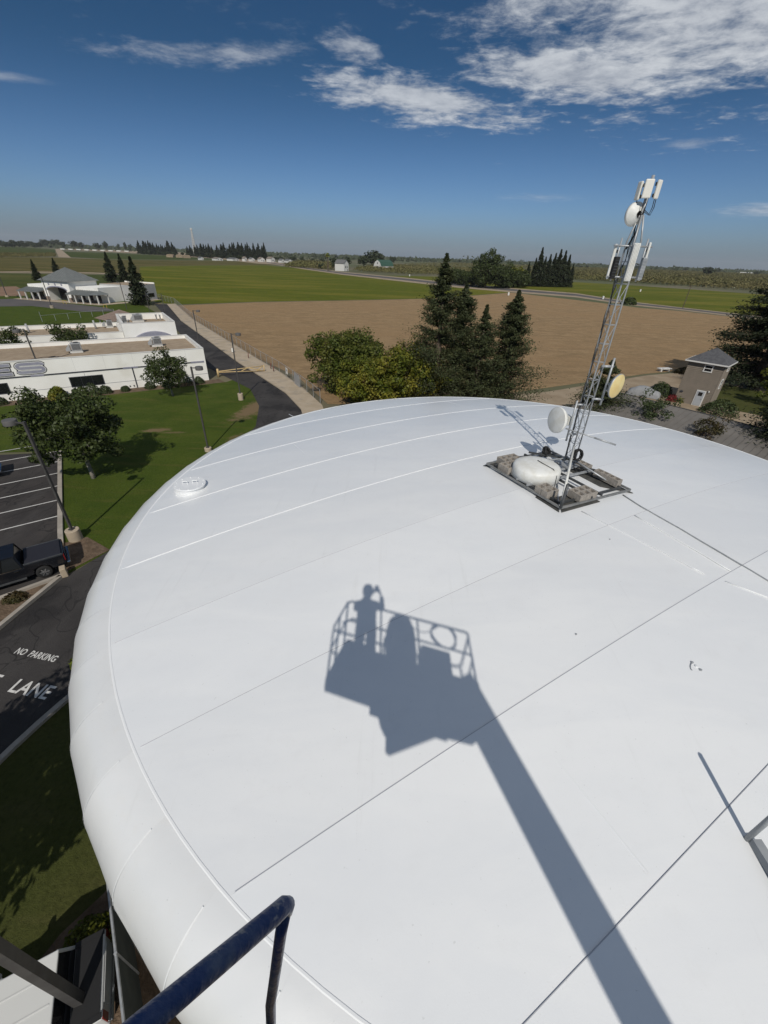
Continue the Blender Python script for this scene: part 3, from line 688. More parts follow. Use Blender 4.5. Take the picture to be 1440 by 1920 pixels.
# cables taped up one leg, and their slack coil
cb = MB()
for k in range(3):
    off = Vector((-0.105 + 0.012*k, 0.125 - 0.02*k, 0)); pts = []
    for j in range(26):
        z = 0.35 + (MT + 0.2)*j/25
        pts.append(off*(1 if z < MT - .4 else 0.45) + Vector((0.012*math.sin(j*1.9 + k), 0.012*math.cos(j*2.3 + k), z)))
    cb.tube(pts, 0.0065, 5)
tag(cb.build('cable_bundle', BLACKR), 'black cables taped up the back leg of the lattice mast', 'cables').location = MBASE
def coil(name, c, r, n, rot, label, th=0.012):
    m_ = MB(); pts = []
    for j in range(n*20 + 1):
        a = 2*math.pi*j/20; rr = r*(1 + 0.13*math.sin(j*0.37) + 0.07*math.sin(j*1.1))
        pts.append(Vector((rr*math.cos(a), rr*math.sin(a)*1.15, 0.05*math.sin(j*0.21))))
    M = Matrix.Rotation(rot[2], 3, 'Z') @ Matrix.Rotation(rot[0], 3, 'X')
    m_.tube([M @ p for p in pts], th, 5)
    o = tag(m_.build(name, BLACKR), label, 'cable'); o.location = c; return o
coil('cable_coil', MBASE + Vector((0.05, -0.26, 0.62)), 0.12, 8, (R(80), 0, R(12)), 'thick coil of black cable hung on the foot of the mast', 0.014)
coil('cable_coil', MBASE + Vector((0.12, -0.3, 0.26)), 0.12, 2, (R(15), 0, 0), 'small loose loop of black cable on the base frame', 0.009)
coil('cable_coil', rz_(Vector((4.72, 11.35, 0)), 0.27), 0.11, 6, (R(60), 0, R(40)), 'dark bunched cable loops behind the white vent cap', 0.024)

# dishes and panels
def dish(name, label, c, nrm, rad, depth, face_m, back_m, drum=0.0, odu=True):
    nrm = Vector(nrm).normalized(); t = thing(name, label, 'dish antenna', c)
    f = MB(); f.lathe([(0.0, 0.035), (rad*0.6, 0.025), (rad*0.97, 0.0)], 40, (0, 0, 0), nrm); f.build('radome', face_m, t, smooth=True)
    bk = MB(); pr = [(rad*0.97, 0.002), (rad, 0.0), (rad, -0.03 - drum)]
    pr += [(rad*math.sqrt(max(0, 1 - k))*0.98 + rad*.02, -0.03 - drum - depth*k) for k in (0.1, 0.25, 0.45, 0.65, 0.82, 0.92)]
    pr += [(0.06, -0.03 - drum - depth)]
    bk.lathe(pr, 40, (0, 0, 0), nrm); bk.build('reflector', back_m, t, smooth=True)
    if odu:
        M = nrm.to_track_quat('Z', 'Y').to_matrix()
        ob = MB(); ob.box((0, 0, -depth - drum - 0.11), (0.24, 0.24, 0.14)); ob.v = [tuple(M @ Vector(p)) for p in ob.v]
        bevel(ob.build('radio_unit', WHITEP, t), 0.015)
        br = MB(); br.tube([nrm*(-depth - drum), nrm*(-depth - drum - 0.06)], 0.07, 10); br.build('feed_collar', GALV, t)
    return t, nrm
PY = MBASE + Vector((0.50, -0.26, 2.47))
dish('dish_antenna', 'yellowed round dish antenna on the right side of the mast', PY, (0.56, -0.82, -0.04), 0.295, 0.15, YELD, GALV, odu=False)
PW = MBASE + Vector((-0.62, 0.10, 1.44))
dish('dish_antenna', 'translucent white dish antenna low on the left side of the mast', PW, (-0.93, -0.30, 0.06), 0.34, 0.25, WHITEP, WHITEP, 0.03)
PT = MBASE + Vector((-0.12, 0.12, 5.92))
dish('dish_antenna', 'white round dish antenna just below the mast top', PT, (-0.28, 0.95, 0.05), 0.215, 0.11, WHITEP, WHITEP, 0.02, odu=False)
def mount(pts, label, r=0.022):
    m_ = MB()
    for a in pts: m_.tube([MBASE + Vector(p) for p in a], r, 8)
    return tag(m_.build('mounting_pipe', GALV, smooth=True), label, 'pipe')
mount([[(0.30, -0.12, 1.95), (0.30, -0.12, 3.1)], [(0.05, -0.12, 2.1), (0.34, -0.12, 2.1)], [(0.05, -0.12, 2.9), (0.34, -0.12, 2.9)], [(0.30, -0.12, 2.5), (0.42, -0.18, 2.48)], [(.3, -.12, 2.35), (.44, -.1, 2.3)]], 'galvanised pipe holding the yellowed dish to the mast', 0.028)
mount([[(-0.24, 0.02, 0.9), (-0.24, 0.02, 2.0)], [(-0.24, 0.02, 1.1), (0.0, 0.02, 1.1)], [(-0.24, 0.02, 1.9), (0.0, 0.02, 1.9)]], 'galvanised pipe holding the low white dish to the mast', 0.026)
arm = MB(); arm.tube([MBASE + Vector(p) for p in ((-0.36, -0.02, 1.26), (0.85, -0.42, 1.02))], 0.018, 8)
arm.tube([MBASE + Vector(p) for p in ((0.34, -0.25, 1.12), (0.87, -0.43, 1.01))], 0.024, 8)
tag(arm.build('side_arm', GALV, smooth=True), 'thin metal arm sticking out low on the right of the mast', 'arm')
def panel(label, c, rz, d, m, ribs=0, tilt=0.0, cat='panel antenna'):
    t = thing('panel_antenna', label, cat, MBASE + Vector(c), rz)
    b_ = MB(); b_.box((0, 0, 0), d); bevel(b_.build('radome', m, t), 0.02)
    for k in range(ribs):
        x = d[0]*(-0.5 + (k + 1)/(ribs + 1)); rb = MB(); rb.box((x, -d[1]/2 - 0.008, 0), (0.012, 0.02, d[2]*0.98)); rb.build('rib', m, t)
    bk = MB(); bk.box((0, d[1]/2 + 0.02, d[2]*0.3), (0.06, 0.05, 0.06)); bk.box((0, d[1]/2 + 0.02, -d[2]*0.3), (0.06, 0.05, 0.06)); bk.build('bracket', DARKST, t)
    t.rotation_euler = (tilt, 0, rz); return t
panel('wide rust-stained white panel antenna at the very top of the mast', (-0.085, -0.11, 6.32), R(-14), (0.165, 0.06, 0.31), RUSTW)
panel('narrow rust-streaked panel antenna at the mast top, right of the wide one', (0.14, -0.06, 6.32), R(28), (0.12, 0.05, 0.31), RUSTW)
panel('shaded panel antenna at the mast top, left and behind the wide one', (-0.18, 0.05, 6.30), R(-80), (0.13, 0.05, 0.31), RUSTW)
tl = MB()
for k, (sx, sy) in enumerate(((-0.1, -.1), (.15, -.06), (.2, -.04), (-.2, .03))):
    tl.tube([MBASE + Vector(p) for p in ((sx*.85, sy, 6.17), (sx*.9, sy, 6.03), (sx*.75, sy*.8, 5.9), (0.02, 0.0, 5.93 + .03*k))], 0.008, 5)
tl.tube([MBASE + Vector(p) for p in ((0.02, 0, 6.2), (0.0, -.03, 5.95), (-0.03, -.02, 5.6), (-.1, .06, 5.3))], 0.016, 6)
tag(tl.build('antenna_leads', BLACKR), 'black leads looping below the mast top antennas', 'cables')
panel('tall ribbed white sector panel on the front of the mast', (-0.02, -0.22, 5.06), R(-6), (0.135, 0.07, 0.70), WHITEP, ribs=4)
panel('tall sector panel with black gear on the left of the mast', (-0.31, 0.10, 5.06), R(-112), (0.15, 0.06, 0.66), WHITEP)
panel('thin sector panel seen edge on at the right of the mast', (0.38, 0.06, 5.08), R(74), (0.15, 0.045, 0.72), WHITEP)
for sx, lab in ((-0.27, 'black radio box on the left sector panel'), (0.34, 'grey radio box on the right sector panel')):
    t = thing('radio_unit', lab, 'radio box', MBASE + Vector((sx, -0.02 if sx < 0 else 0.0, 4.95)))
    q_ = MB(); q_.box((0, 0, 0), (0.10, 0.11, 0.42)); bevel(q_.build('case', BLACKR if sx < 0 else GALV, t), 0.012)
    for k in range(6): MB().box((0, -0.058, -0.14 + 0.056*k), (0.08, 0.016, 0.012)).build('cooling_fin', DARKST if sx < 0 else GALV, t)
mount([[(-0.4, 0.0, 5.36), (0.44, 0.04, 5.36)], [(-0.36, 0.0, 4.78), (0.42, 0.04, 4.78)], [(-0.26, .02, 4.7), (-.26, .02, 5.5)], [(0.31, .04, 4.7), (.31, .04, 5.5)]], 'cross arms carrying the three tall sector panels', 0.018)

# concrete blocks weighing the frame down, and the mats below
def block_mesh():
    mb = MB(); a, b_, h = 0.195, 0.095, 0.0; z0, z1 = 0.0, 0.19
    xs = [-a, -a + .032, -0.016, 0.016, a - .032, a]; ys = [-b_, -b_ + .032, b_ - .032, b_]
    for i in range(5):
        for j in range(3):
            if j == 1 and i in (1, 3):
                mb.quad((xs[i], ys[1], 0.02), (xs[i + 1], ys[1], 0.02), (xs[i + 1], ys[2], 0.02), (xs[i], ys[2], 0.02))
                for (p, q) in (((xs[i], ys[1]), (xs[i + 1], ys[1])), ((xs[i + 1], ys[1]), (xs[i + 1], ys[2])), ((xs[i + 1], ys[2]), (xs[i], ys[2])), ((xs[i], ys[2]), (xs[i], ys[1]))):
                    mb.quad((*q, z1), (*p, z1), (*p, 0.02), (*q, 0.02))
            else:
                mb.quad((xs[i], ys[j], z1), (xs[i + 1], ys[j], z1), (xs[i + 1], ys[j + 1], z1), (xs[i], ys[j + 1], z1))
    for (p, q) in (((-a, -b_), (a, -b_)), ((a, -b_), (a, b_)), ((a, b_), (-a, b_)), ((-a, b_), (-a, -b_))):
        mb.quad((*p, z0), (*q, z0), (*q, z1), (*p, z1))
    return mb.mesh('concrete_block', CMU)
BL = block_mesh(); ang_n = math.atan2(CR_.y - CN.y, CR_.x - CN.x); ang_l = math.atan2(CL.y - CN.y, CL.x - CN.x)
def blocks(p0, p1, ks, ang, labels, dz=0.075, group=None, stagger=0.0):
    for i, (k, lb) in enumerate(zip(ks, labels)):
        p = p0.lerp(p1, k); o = link('concrete_block', BL); o.location = rz_(p, dz); o.rotation_euler = (0, 0, ang + (i % 2)*0.03 - 0.015)
        tag(o, lb, 'concrete block', 'concrete blocks holding the mast frame down')
cen = (CN + CR_ + CF + CL)/4
def inn(p, k=0.16): return p.lerp(cen, k)
blocks(inn(CN), inn(CR_), (0.26, 0.355, 0.45), ang_n + math.pi/2, ['%s hollow block of the three on the front rail of the mast frame' % s for s in ('leftmost', 'middle', 'rightmost')])
blocks(inn(CN), inn(CL), (0.155, 0.25), ang_l + math.pi/2, ['hollow block nearest the front corner of the mast frame', 'second hollow block, against the white vent cap'])
blocks(inn(CL), inn(CF), (0.10, 0.20, 0.30), ang_n + math.pi/2, ['%s hollow block of the back row left of the vent cap' % s for s in ('outermost', 'middle', 'innermost')])
blocks(inn(CL, .2), inn(CN, .2), (0.10, 0.19), ang_l + math.pi/2, ['hollow block in the left corner of the mast frame', 'hollow block tight against the left of the vent cap'])
blocks(inn(CR_, .1), inn(CF, .1), (0.52,), ang_l, ['single hollow block far back on the right frame rail'])
blocks(inn(CR_, .1), inn(CF, .1), (0.13, 0.27), ang_l, ['hollow block nearest the right corner of the mast frame', 'hollow block next in from the right corner block'])
for p, q, k0, k1, lb in ((CN, CR_, 0.02, 0.52, 'dark rubber mat under the front frame rail'), (CL, CN, 0.72, 0.99, 'dark rubber mat under the front left frame rail'),
                         (CL, CF, 0.0, 0.4, 'dark rubber mat under the left corner blocks'), (CR_, CF, 0.0, 0.75, 'long dark rubber mat under the right frame rail')):
    a = p.lerp(q, k0); b_ = p.lerp(q, k1); c0 = a.lerp(cen, -0.05); c1 = b_.lerp(cen, -0.05); c2 = b_.lerp(cen, 0.38); c3 = a.lerp(cen, 0.38)
    mm = MB()
    vs = [rz_(c, d) for d in (0.012, 0.03) for c in (c0, c1, c2, c3)]
    mm.add(vs, [(0, 3, 2, 1), (4, 5, 6, 7), (0, 1, 5, 4), (1, 2, 6, 5), (2, 3, 7, 6), (3, 0, 4, 7)])
    tag(mm.build('rubber_mat', MATR), lb, 'mat', 'rubber mats under the mast frame')
# conduits that run down the roof
def conduit(pts, r, m, label, nm='roof_cable'):
    mb = MB(); P_ = []
    for p, q in zip(pts[:-1], pts[1:]):
        k = max(1, int((Vector(q) - Vector(p)).length/0.25))
        for i in range(k):
            x, y = p[0] + (q[0] - p[0])*i/k, p[1] + (q[1] - p[1])*i/k
            P_.append((x + 0.006*math.sin(len(P_)*1.3), y + 0.006*math.cos(len(P_)*2.1), roof_z(x, y) + LAP + r*0.6))
    P_.append((pts[-1][0], pts[-1][1], roof_z(*pts[-1]) + LAP + r*0.6)); mb.tube(P_, r, 6)
    return tag(mb.build(nm, m, smooth=True), label, 'cable')
conduit([(6.12, 9.34), (6.31, 8.82), (7.35, 6.79), (7.61, 6.32), (8.6, 4.4), (9.6, 2.4)], 0.014, GALV, 'grey conduit running from the frame corner down to the tank edge')
conduit([(5.94, 8.36), (7.0, 6.53)], 0.012, BRIGHTW, 'straight cable painted white beside the grey conduit')
conduit([(4.7, 8.42), (5.11, 7.91), (5.7, 7.2), (6.37, 6.39)], 0.010, TANKW, 'painted over cable trailing from the front of the mast frame')
conduit([(6.67, 6.2), (7.25, 5.84), (8.6, 5.0)], 0.012, BRIGHTW, 'short white painted cable end beyond the long plate seam')
# little weld scars left by removed brackets
for i, (px, py, lb) in enumerate(((1297, 1243, 'upper'), (1313, 1257, 'lower'), (1305, 1250, 'middle'))):
    p = on_roof(px, py, 0.013); b_ = MB(); b_.lathe([(0.022, -0.01), (0.02, 0.01), (0, 0.014)], 8)
    o = tag(b_.build('weld_stub', GALV if i != 2 else TANKW), lb + ' small weld stub in the cluster on the open roof plate', 'weld stub', 'weld stubs left on the roof'); o.location = p
for px, py, lb in ((1080, 1190, 'tiny grey weld stub alone below the mast frame'), (1143, 1012, 'tiny grey weld stub near the painted cable')):
    b_ = MB(); b_.lathe([(0.016, -0.01), (0.014, 0.008), (0, 0.01)], 8)
    o = tag(b_.build('weld_stub', GALV), lb, 'weld stub', 'weld stubs left on the roof'); o.location = on_roof(px, py, 0.013)
sc_ = MB(); pts = [on_roof(1296 + 4*math.cos(a) + 2, 1251 + 7*math.sin(a), 0.016) for a in [R(x) for x in range(95, 266, 17)]]
sc_.tube(pts, 0.006, 5); tag(sc_.build('weld_scar', GALV), 'curved weld scar among the small stubs', 'weld scar')
# grey guard post at the right
gp = on_roof(1399, 1574); STEEL = pm('grey_painted_steel', (0.27, 0.285, 0.3), 0.5, (0.31, 0.325, 0.335), 4)
rail = thing('guard_post', 'grey steel guard post with base rail at the right of the roof', 'post', gp)
MB().tube([(0, 0, 0), (0, 0, 0.9)], 0.028, 12).build('post', STEEL, rail, smooth=True)
MB().tube([(0, 0, 0.9), (0.02, -0.03, 0.93)], [0.028, 0.012], 12).build('post_cap', STEEL, rail, smooth=True)
MB().bar((0.05, -0.03, 0.05), (0.13, -3.2, -0.02), 0.10, 0.10).build('base_rail', STEEL, rail)
# ------------------------------------------------------------ boom lift with the photographer
BLUE = pm('blue_scuffed_paint', (0.014, 0.04, 0.135), 0.36, (0.07, 0.10, 0.17), 14, 0.45, 0.68, col3=(0.22, 0.23, 0.25), scale3=34, lo3=0.6, hi3=0.72, bump=0.15, bscale=60)
LIFTG = pm('lift_grey', (0.16, 0.16, 0.16), 0.6)
lift = thing('boom_lift', 'blue boom lift basket whose shadow falls on the white roof', 'boom lift', (0, 0, CAM_H))
b1 = Vector((.954, -.30, 0)).normalized(); b2 = Vector((.30, .954, 0)).normalized()
FL0 = Vector((-0.50, 0.08, 0)); BLEN, BDEP, ZR, ZFL = 2.16, 0.74, -0.41, -1.45
def bk(u, v, z): return FL0 + b1*u - b2*v + Vector((0, 0, z))
fl = MB(); p = [bk(0, 0, 0), bk(BLEN, 0, 0), bk(BLEN, BDEP, 0), bk(0, BDEP, 0)]
fl.prism([(a.x, a.y) for a in p][::-1], ZFL - 0.05, ZFL); fl.build('basket_floor', LIFTG, lift)
def rail_loop(z, nm, r=0.019, pts=None):
    ps = pts or [(0.06, 0), (BLEN - 0.06, 0), (BLEN, 0.06), (BLEN, BDEP - 0.06), (BLEN - 0.06, BDEP), (0.06, BDEP), (0, BDEP - 0.06), (0, 0.06), (0.06, 0)]
    MB().tube([bk(u, v, z) for u, v in ps], r, 8).build(nm, BLUE, lift, smooth=True)
rail_loop(ZR, 'top_rail'); rail_loop(ZR - 0.42, 'mid_rail', 0.016)
for u, v in ((0, 0.03), (0.62, 0), (1.27, 0), (BLEN - 0.03, 0), (BLEN, BDEP), (1.27, BDEP), (0.62, BDEP), (0.02, BDEP), (0, 0.4)):
    MB().tube([bk(u, v, ZFL), bk(u, v, ZR)], 0.017, 8).build('rail_post', BLUE, lift, smooth=True)
for (u0, v0, u1, v1) in ((0, 0, BLEN, 0), (0, BDEP, BLEN, BDEP), (0, 0, 0, BDEP), (BLEN, 0, BLEN, BDEP)):
    MB().bar(bk(u0, v0, ZFL + 0.08), bk(u1, v1, ZFL + 0.08), 0.012, 0.16).build('toe_board', BLUE, lift)
# tube that bends down in front of the photographer
gb = MB(); gb.tube([bk(0, 0.22, ZR - 0.30), (-0.40, -0.05, -0.69), (-0.281, 0.095, -0.84), (-0.200, 0.194, -0.942), (-0.166, 0.236, -0.985), (-0.154, 0.252, -1.0), (-0.150, 0.256, -1.012), (-0.151, 0.252, -1.03)],
                   [0.0165, 0.0165, 0.0165, 0.0165, 0.0162, 0.0155, 0.0145, 0.011], 14)
gb.tube([(-0.1515, 0.254, -1.01), (-0.163, 0.235, -1.08), (-0.182, 0.208, -1.22), (-0.205, 0.19, -1.38), (-0.214, 0.176, -1.5), (-0.24, 0.12, -1.55), (-0.28, 0.0, -1.53)], [0.0125, 0.0115, 0.011, 0.011, 0.011, 0.011, 0.011], 10)
gb.build('bent_hand_rail', BLUE, lift, smooth=True)
# control box, bracket and jib head below the floor
c = MB(); q0 = bk(1.55, 0.14, ZFL + 0.28); c.box(q0, (0.46, 0.26, 0.56), math.atan2(b1.y, b1.x)); c.build('control_box', LIFTG, lift)
c = MB(); q0 = bk(0.3, 0.2, ZFL + 0.12); c.box(q0, (0.5, 0.34, 0.3), math.atan2(b1.y, b1.x)); c.build('tool_box', LIFTG, lift)
c = MB(); q0 = bk(1.25, 0.55, ZFL - 0.12); c.box(q0, (1.1, 0.3, 0.16), math.atan2(b1.y, b1.x)); c.build('floor_bracket', LIFTG, lift)
JH = Vector((0.6, -1.0, -1.5))
c = MB()
c.extrude([(1.42, -1.22), (1.45, -1.60), (1.33, -1.68), (0.90, -1.60), (0.24, -1.88), (0.19, -1.84), (0.25, -1.74), (0.17, -1.62), (0.12, -1.52), (0.06, -1.28)], -1.12, -0.94)
c.build('rotator_head', LIFTG, lift)
BS = Vector((1.30, -1.5, -0.40)); BD = Vector((1.07, -1.5, -1.42))
t1 = (CAM_H + BS.z - 1.9)/1.42
bm_ = MB(); bm_.bar(BS, BS + BD*(t1*0.55), 0.30, 0.34); bm_.build('boom_section', LIFTG, lift)
bm_ = MB(); bm_.bar(BS + BD*(t1*0.5), BS + BD*t1, 0.38, 0.44); bm_.build('boom_section', BLUE, lift)
BE = BS + BD*t1; gz = -CAM_H
c = MB(); c.box((BE.x, BE.y, gz + 1.45), (2.2, 2.0, 1.1), R(-35)); bevel(c.build('turntable', BLUE, lift), 0.08)
c = MB(); c.box((BE.x, BE.y, gz + 0.72), (3.0, 1.7, 0.36), R(-35)); bevel(c.build('chassis', LIFTG, lift), 0.05)
for sx in (-1.1, 1.1):
    for sy in (-1.0, 1.0):
        x, y = BE.x + sx*math.cos(R(-35)) - sy*math.sin(R(-35)), BE.y + sx*math.sin(R(-35)) + sy*math.cos(R(-35))
        MB().lathe([(0.0, -0.16), (0.3, -0.17), (0.5, -0.14), (0.5, 0.14), (0.3, 0.17), (0, 0.16)], 24, (x, y, gz + 0.5), (-math.sin(R(-35)), math.cos(R(-35)), 0)).build('wheel', BLACKR, lift, smooth=True)
# unseen odds and ends added to roughen the outline of the basket's shadow
for i, (u, v, r_, h_, lb) in enumerate(((0.42, 0.5, .15, .36, 'unseen bucket added at the left end to roughen the basket shadow'), (1.86, 0.42, .14, .33, 'unseen bucket added at the right end to roughen the basket shadow'))):
    q0 = bk(u, v, ZFL) + Vector((0, 0, CAM_H)); tb_ = thing('added_bucket', lb, 'bucket', q0)
    MB().lathe([(0, 0), (r_*.9, 0), (r_, h_), (r_*1.05, h_), (r_*.97, h_ - .02), (r_*.87, .02), (0, .02)], 18).build('bucket', WHITEP, tb_, smooth=True)
    MB().tube([(r_*math.cos(a), 0, h_ - .03 + .17*math.sin(a)) for a in [math.pi*j/8 for j in range(9)]], .006, 5).build('handle', GALV, tb_)
lp_ = MB(); lp_.tube([bk(1.0 + .045*j, -.02, ZR - .04 - .22*math.sin(math.pi*j/14)) for j in range(15)], .008, 5)
tag(lp_.build('added_cable', BLACKR), 'unseen slack cable added on the top rail to roughen the basket shadow', 'cable').location = (0, 0, CAM_H)
# coiled hose on the front rail
hs = MB(); pts = []
for j in range(61):
    a = 2*math.pi*j/20; rr = 0.205 + 0.012*math.sin(j*.9)
    q0 = bk(1.72, 0.02 + 0.0006*j, ZR - 0.17); pts.append(q0 + b1*(rr*math.cos(a)) + Vector((0, 0, rr*1.05*math.sin(a))))
hs.tube(pts, 0.013, 6); tag(hs.build('hose_coil', BLACKR), 'coiled hose hung on the basket rail, seen as a ring in the shadow', 'hose').location = (0, 0, CAM_H)
# covered sprayer standing beside the photographer
q0 = bk(1.06, 0.3, ZFL) + Vector((0, 0, CAM_H)); sp_ = thing('paint_sprayer', 'round-topped paint sprayer in the basket, seen only as a humped shadow', 'sprayer', q0, math.atan2(b1.y, b1.x))
MB().lathe([(0.21, 0.05), (0.24, 0.2), (0.25, 0.6), (0.24, 0.95), (0.19, 1.15), (0.09, 1.27), (0, 1.3)], 20).build('body', LIFTG, sp_, smooth=True)
MB().tube([(-0.2, 0, 0.1), (-0.3, 0, 0.4), (-0.27, 0, 0.75), (-0.15, 0, 0.95)], 0.02, 6).build('handle', BLACKR, sp_, smooth=True)

# ------------------------------------------------------------ the photographer (behind the camera; his shadow lies on the roof)
SKIN = pm('skin', (0.42, 0.25, 0.17), 0.55); CLOTH = pm('work_shirt', (0.1, 0.13, 0.2), 0.9); TROUS = pm('work_trousers', (0.05, 0.055, 0.07), 0.9); HAIR = pm('dark_hair', (0.02, 0.015, 0.01), 0.7); HAT = pm('white_hard_hat', (0.7, 0.7, 0.66), 0.35)
def skin_mesh(name, pts, edges, rad, mats, parent, root=0, sub=1):
    me = bpy.data.meshes.new(name); me.from_pydata([tuple(p) for p in pts], edges, []); o = link(name, me, parent)
    sm_ = o.modifiers.new('skin', 'SKIN'); 
    for i, r_ in enumerate(rad):
        sv = me.skin_vertices[0].data[i]; sv.radius = r_ if isinstance(r_, tuple) else (r_, r_); sv.use_root = (i == root)
    o.modifiers.new('sub', 'SUBSURF').levels = sub; o.modifiers['sub'].render_levels = sub
    me.materials.append(mats); sm_.use_smooth_shade = True; return o
pc = Vector((-0.16, -0.33, CAM_H + ZFL)); PS = 0.967
man = thing('person', 'man in work clothes holding up a phone, seen as a shadow', 'person', pc); man.scale = (1, 1, PS)
body = [(0, 0, .92), (0, 0, 1.08), (0, .01, 1.26), (0, 0, 1.40), (0, .01, 1.47), (0, .02, 1.55),
        (-.09, 0, .88), (-.10, .02, .50), (-.11, -.02, .09), (-.12, .12, .04),
        (.09, 0, .88), (.10, .02, .50), (.11, -.02, .09), (.12, .12, .04),
        (-.18, 0, 1.38), (-.20, .10, 1.15), (-.02, .255, 1.36), (.18, 0, 1.38), (.27, .10, 1.18), (.25, .255, 1.38)]
bed = [(0, 1), (1, 2), (2, 3), (3, 4), (4, 5), (0, 6), (6, 7), (7, 8), (8, 9), (0, 10), (10, 11), (11, 12), (12, 13), (3, 14), (14, 15), (15, 16), (3, 17), (17, 18), (18, 19)]
brd = [(.19, .13), (.18, .12), (.19, .13), (.165, .11), .065, .055, .108, .08, .06, .05, .108, .08, .06, .05, .07, .056, .036, .07, .056, .036]
skin_mesh('body', body, bed, brd, CLOTH, man)
hd = MB(); hd.lathe([(0.0, 1.51), (0.05, 1.52), (0.075, 1.57), (0.083, 1.63), (0.085, 1.68), (0.075, 1.73), (0.045, 1.765), (0, 1.775)], 20); hd.v = [(x, y*1.15 + 0.03, z) for x, y, z in hd.v]
head = hd.build('head', SKIN, man, smooth=True)
MB().extrude([(-.012, 1.585), (.012, 1.585), (.006, 1.64), (-.006, 1.64)], .115, .145).build('nose', SKIN, head)
for s in (-1, 1):
    MB().lathe([(0.012, 0), (0.011, .004), (0, .006)], 10, (s*.03, .118, 1.65), (0, 1, 0)).build('eye', WHITEP, head)
    MB().lathe([(0.028, 0), (0.024, .012), (0, .014)], 12, (s*.083, .03, 1.63), (s, 0, 0)).build('ear', SKIN, head)
MB().box((0, .119, 1.555), (.045, .008, .01)).build('mouth', pm('lips', (.3, .12, .1), .5), head)
ht = MB(); ht.lathe([(.096, 1.685), (.1, 1.70), (.092, 1.76), (.06, 1.81), (.02, 1.835), (0, 1.84)], 20); ht.v = [(x, y*1.15 + .03, z) for x, y, z in ht.v]
hto = ht.build('cap', HAT, man, smooth=True)
MB().prism([(-.075, .10), (.075, .10), (.06, .20), (-.06, .20)], 1.685, 1.697).build('brim', HAT, hto)
ph = MB(); ph.box((0.16, 0.30, 1.50), (.078, .009, .16)); 
phone = tag(ph.build('phone', BLACKR), 'phone held up by the photographer in the basket', 'phone'); phone.location = pc + Vector((0, 0, -0.05))
for s, hx, base in ((-1, .115, Vector((-.02, .255, 1.36))), (1, .205, Vector((.25, .255, 1.38)))):
    wr = Vector((hx + s*.012, .262, 1.425)); hm = MB()
    pts = [base, base.lerp(wr, .6), wr, wr + Vector((0, .004, .045))]
    hand = skin_mesh('hand', pts, [(0, 1), (1, 2), (2, 3)], [.027, .024, (.03, .02), (.032, .016)], SKIN, man)
    for k, ln in enumerate((.9, 1.0, .95, .75)):
        f0 = wr + Vector((s*.004, .012, .005 + .02*k)); d = Vector((-s*.006, .026*ln, .004)); 
        f_ = MB(); f_.tube([f0, f0 + d, f0 + d + Vector((-s*.022*ln, .010, .003)), f0 + d + Vector((-s*.036*ln, .004, .004))], [.0095, .009, .008, .0065], 8); f_.build('finger', SKIN, hand, smooth=True)
    th = MB(); th.tube([wr + Vector((-s*.004, -.004, .02)), wr + Vector((-s*.012, -.004, .045)), wr + Vector((-s*.022, .012, .07))], [.012, .0105, .008], 8); th.build('thumb', SKIN, hand, smooth=True)
# ------------------------------------------------------------ school buildings
STUC = pm('white_stucco', (0.79, 0.77, 0.715), 0.9, (0.84, 0.825, 0.78), 0.35, bump=0.2, bscale=25, col3=(0.72, 0.695, 0.63), scale3=0.25, lo3=0.55, hi3=0.75)
STUCP = pm('white_plaster_cap', (0.62, 0.61, 0.58), 0.85, (0.55, 0.54, 0.51), 1.0)
GRAV = pm('roof_gravel', (0.29, 0.22, 0.15), 0.95, (0.35, 0.275, 0.195), 1.3, bump=0.5, bscale=30, col3=(0.28, 0.215, 0.15), scale3=0.3, lo3=0.5, hi3=0.75)
DKTRIM = pm('charcoal_trim', (0.05, 0.052, 0.06), 0.7)
LAV = pm('lavender_paint', (0.25, 0.25, 0.31), 0.8, (0.29, 0.29, 0.34), 1.5)
GLASS = pm('dark_glass', (0.010, 0.011, 0.013), 0.08, spec=0.5)
HVAC = pm('hvac_metal', (0.36, 0.37, 0.37), 0.55, (0.3, 0.3, 0.3), 3)
REVEAL = pm('reveal_shadow_paint', (0.25, 0.25, 0.27), 0.9)
GMETAL = pm('sage_metal_roof', (0.155, 0.165, 0.16), 0.5, (0.18, 0.19, 0.185), 0.8, metal=0.1)
RZ_A = math.atan2(EX.y, EX.x)

def hvac(name_label, loc, rz, k=1.0):
    t = thing('rooftop_air_conditioner', name_label, 'air conditioner', loc, rz, 'air conditioners on the school roofs')
    MB().box((0, 0, 0.12), (1.5*k, 1.1*k, 0.24)).build('curb', STUCP, t)
    bevel(MB().box((0.1, 0, 0.75), (1.2*k, 1.0*k, 1.0)).build('cabinet', HVAC, t), 0.03)
    MB().box((0.1, -0.5*k - .012, 0.8), (0.95*k, 0.03, 0.7)).build('grille', DARKST, t)
    for i in range(6): MB().box((0.1, -0.5*k - .035, 0.52 + 0.11*i), (0.95*k, 0.02, 0.03)).build('louvre', HVAC, t)
    MB().extrude([(-0.62, 0.3), (-1.15, 0.28), (-1.15, 0.5), (-0.62, 1.1)], -0.42, 0.42).build('duct', HVAC, t)
    f = MB(); f.lathe([(0.33, 1.25), (0.35, 1.33), (0.28, 1.34), (0, 1.32)], 20, (0.2, 0, 0)); f.build('fan_guard', DARKST, t)
    MB().tube([(0.7, .2, .2), (1.0, .2, .2), (1.0, .35, .1)], 0.03, 6).build('pipe', HVAC, t); return t

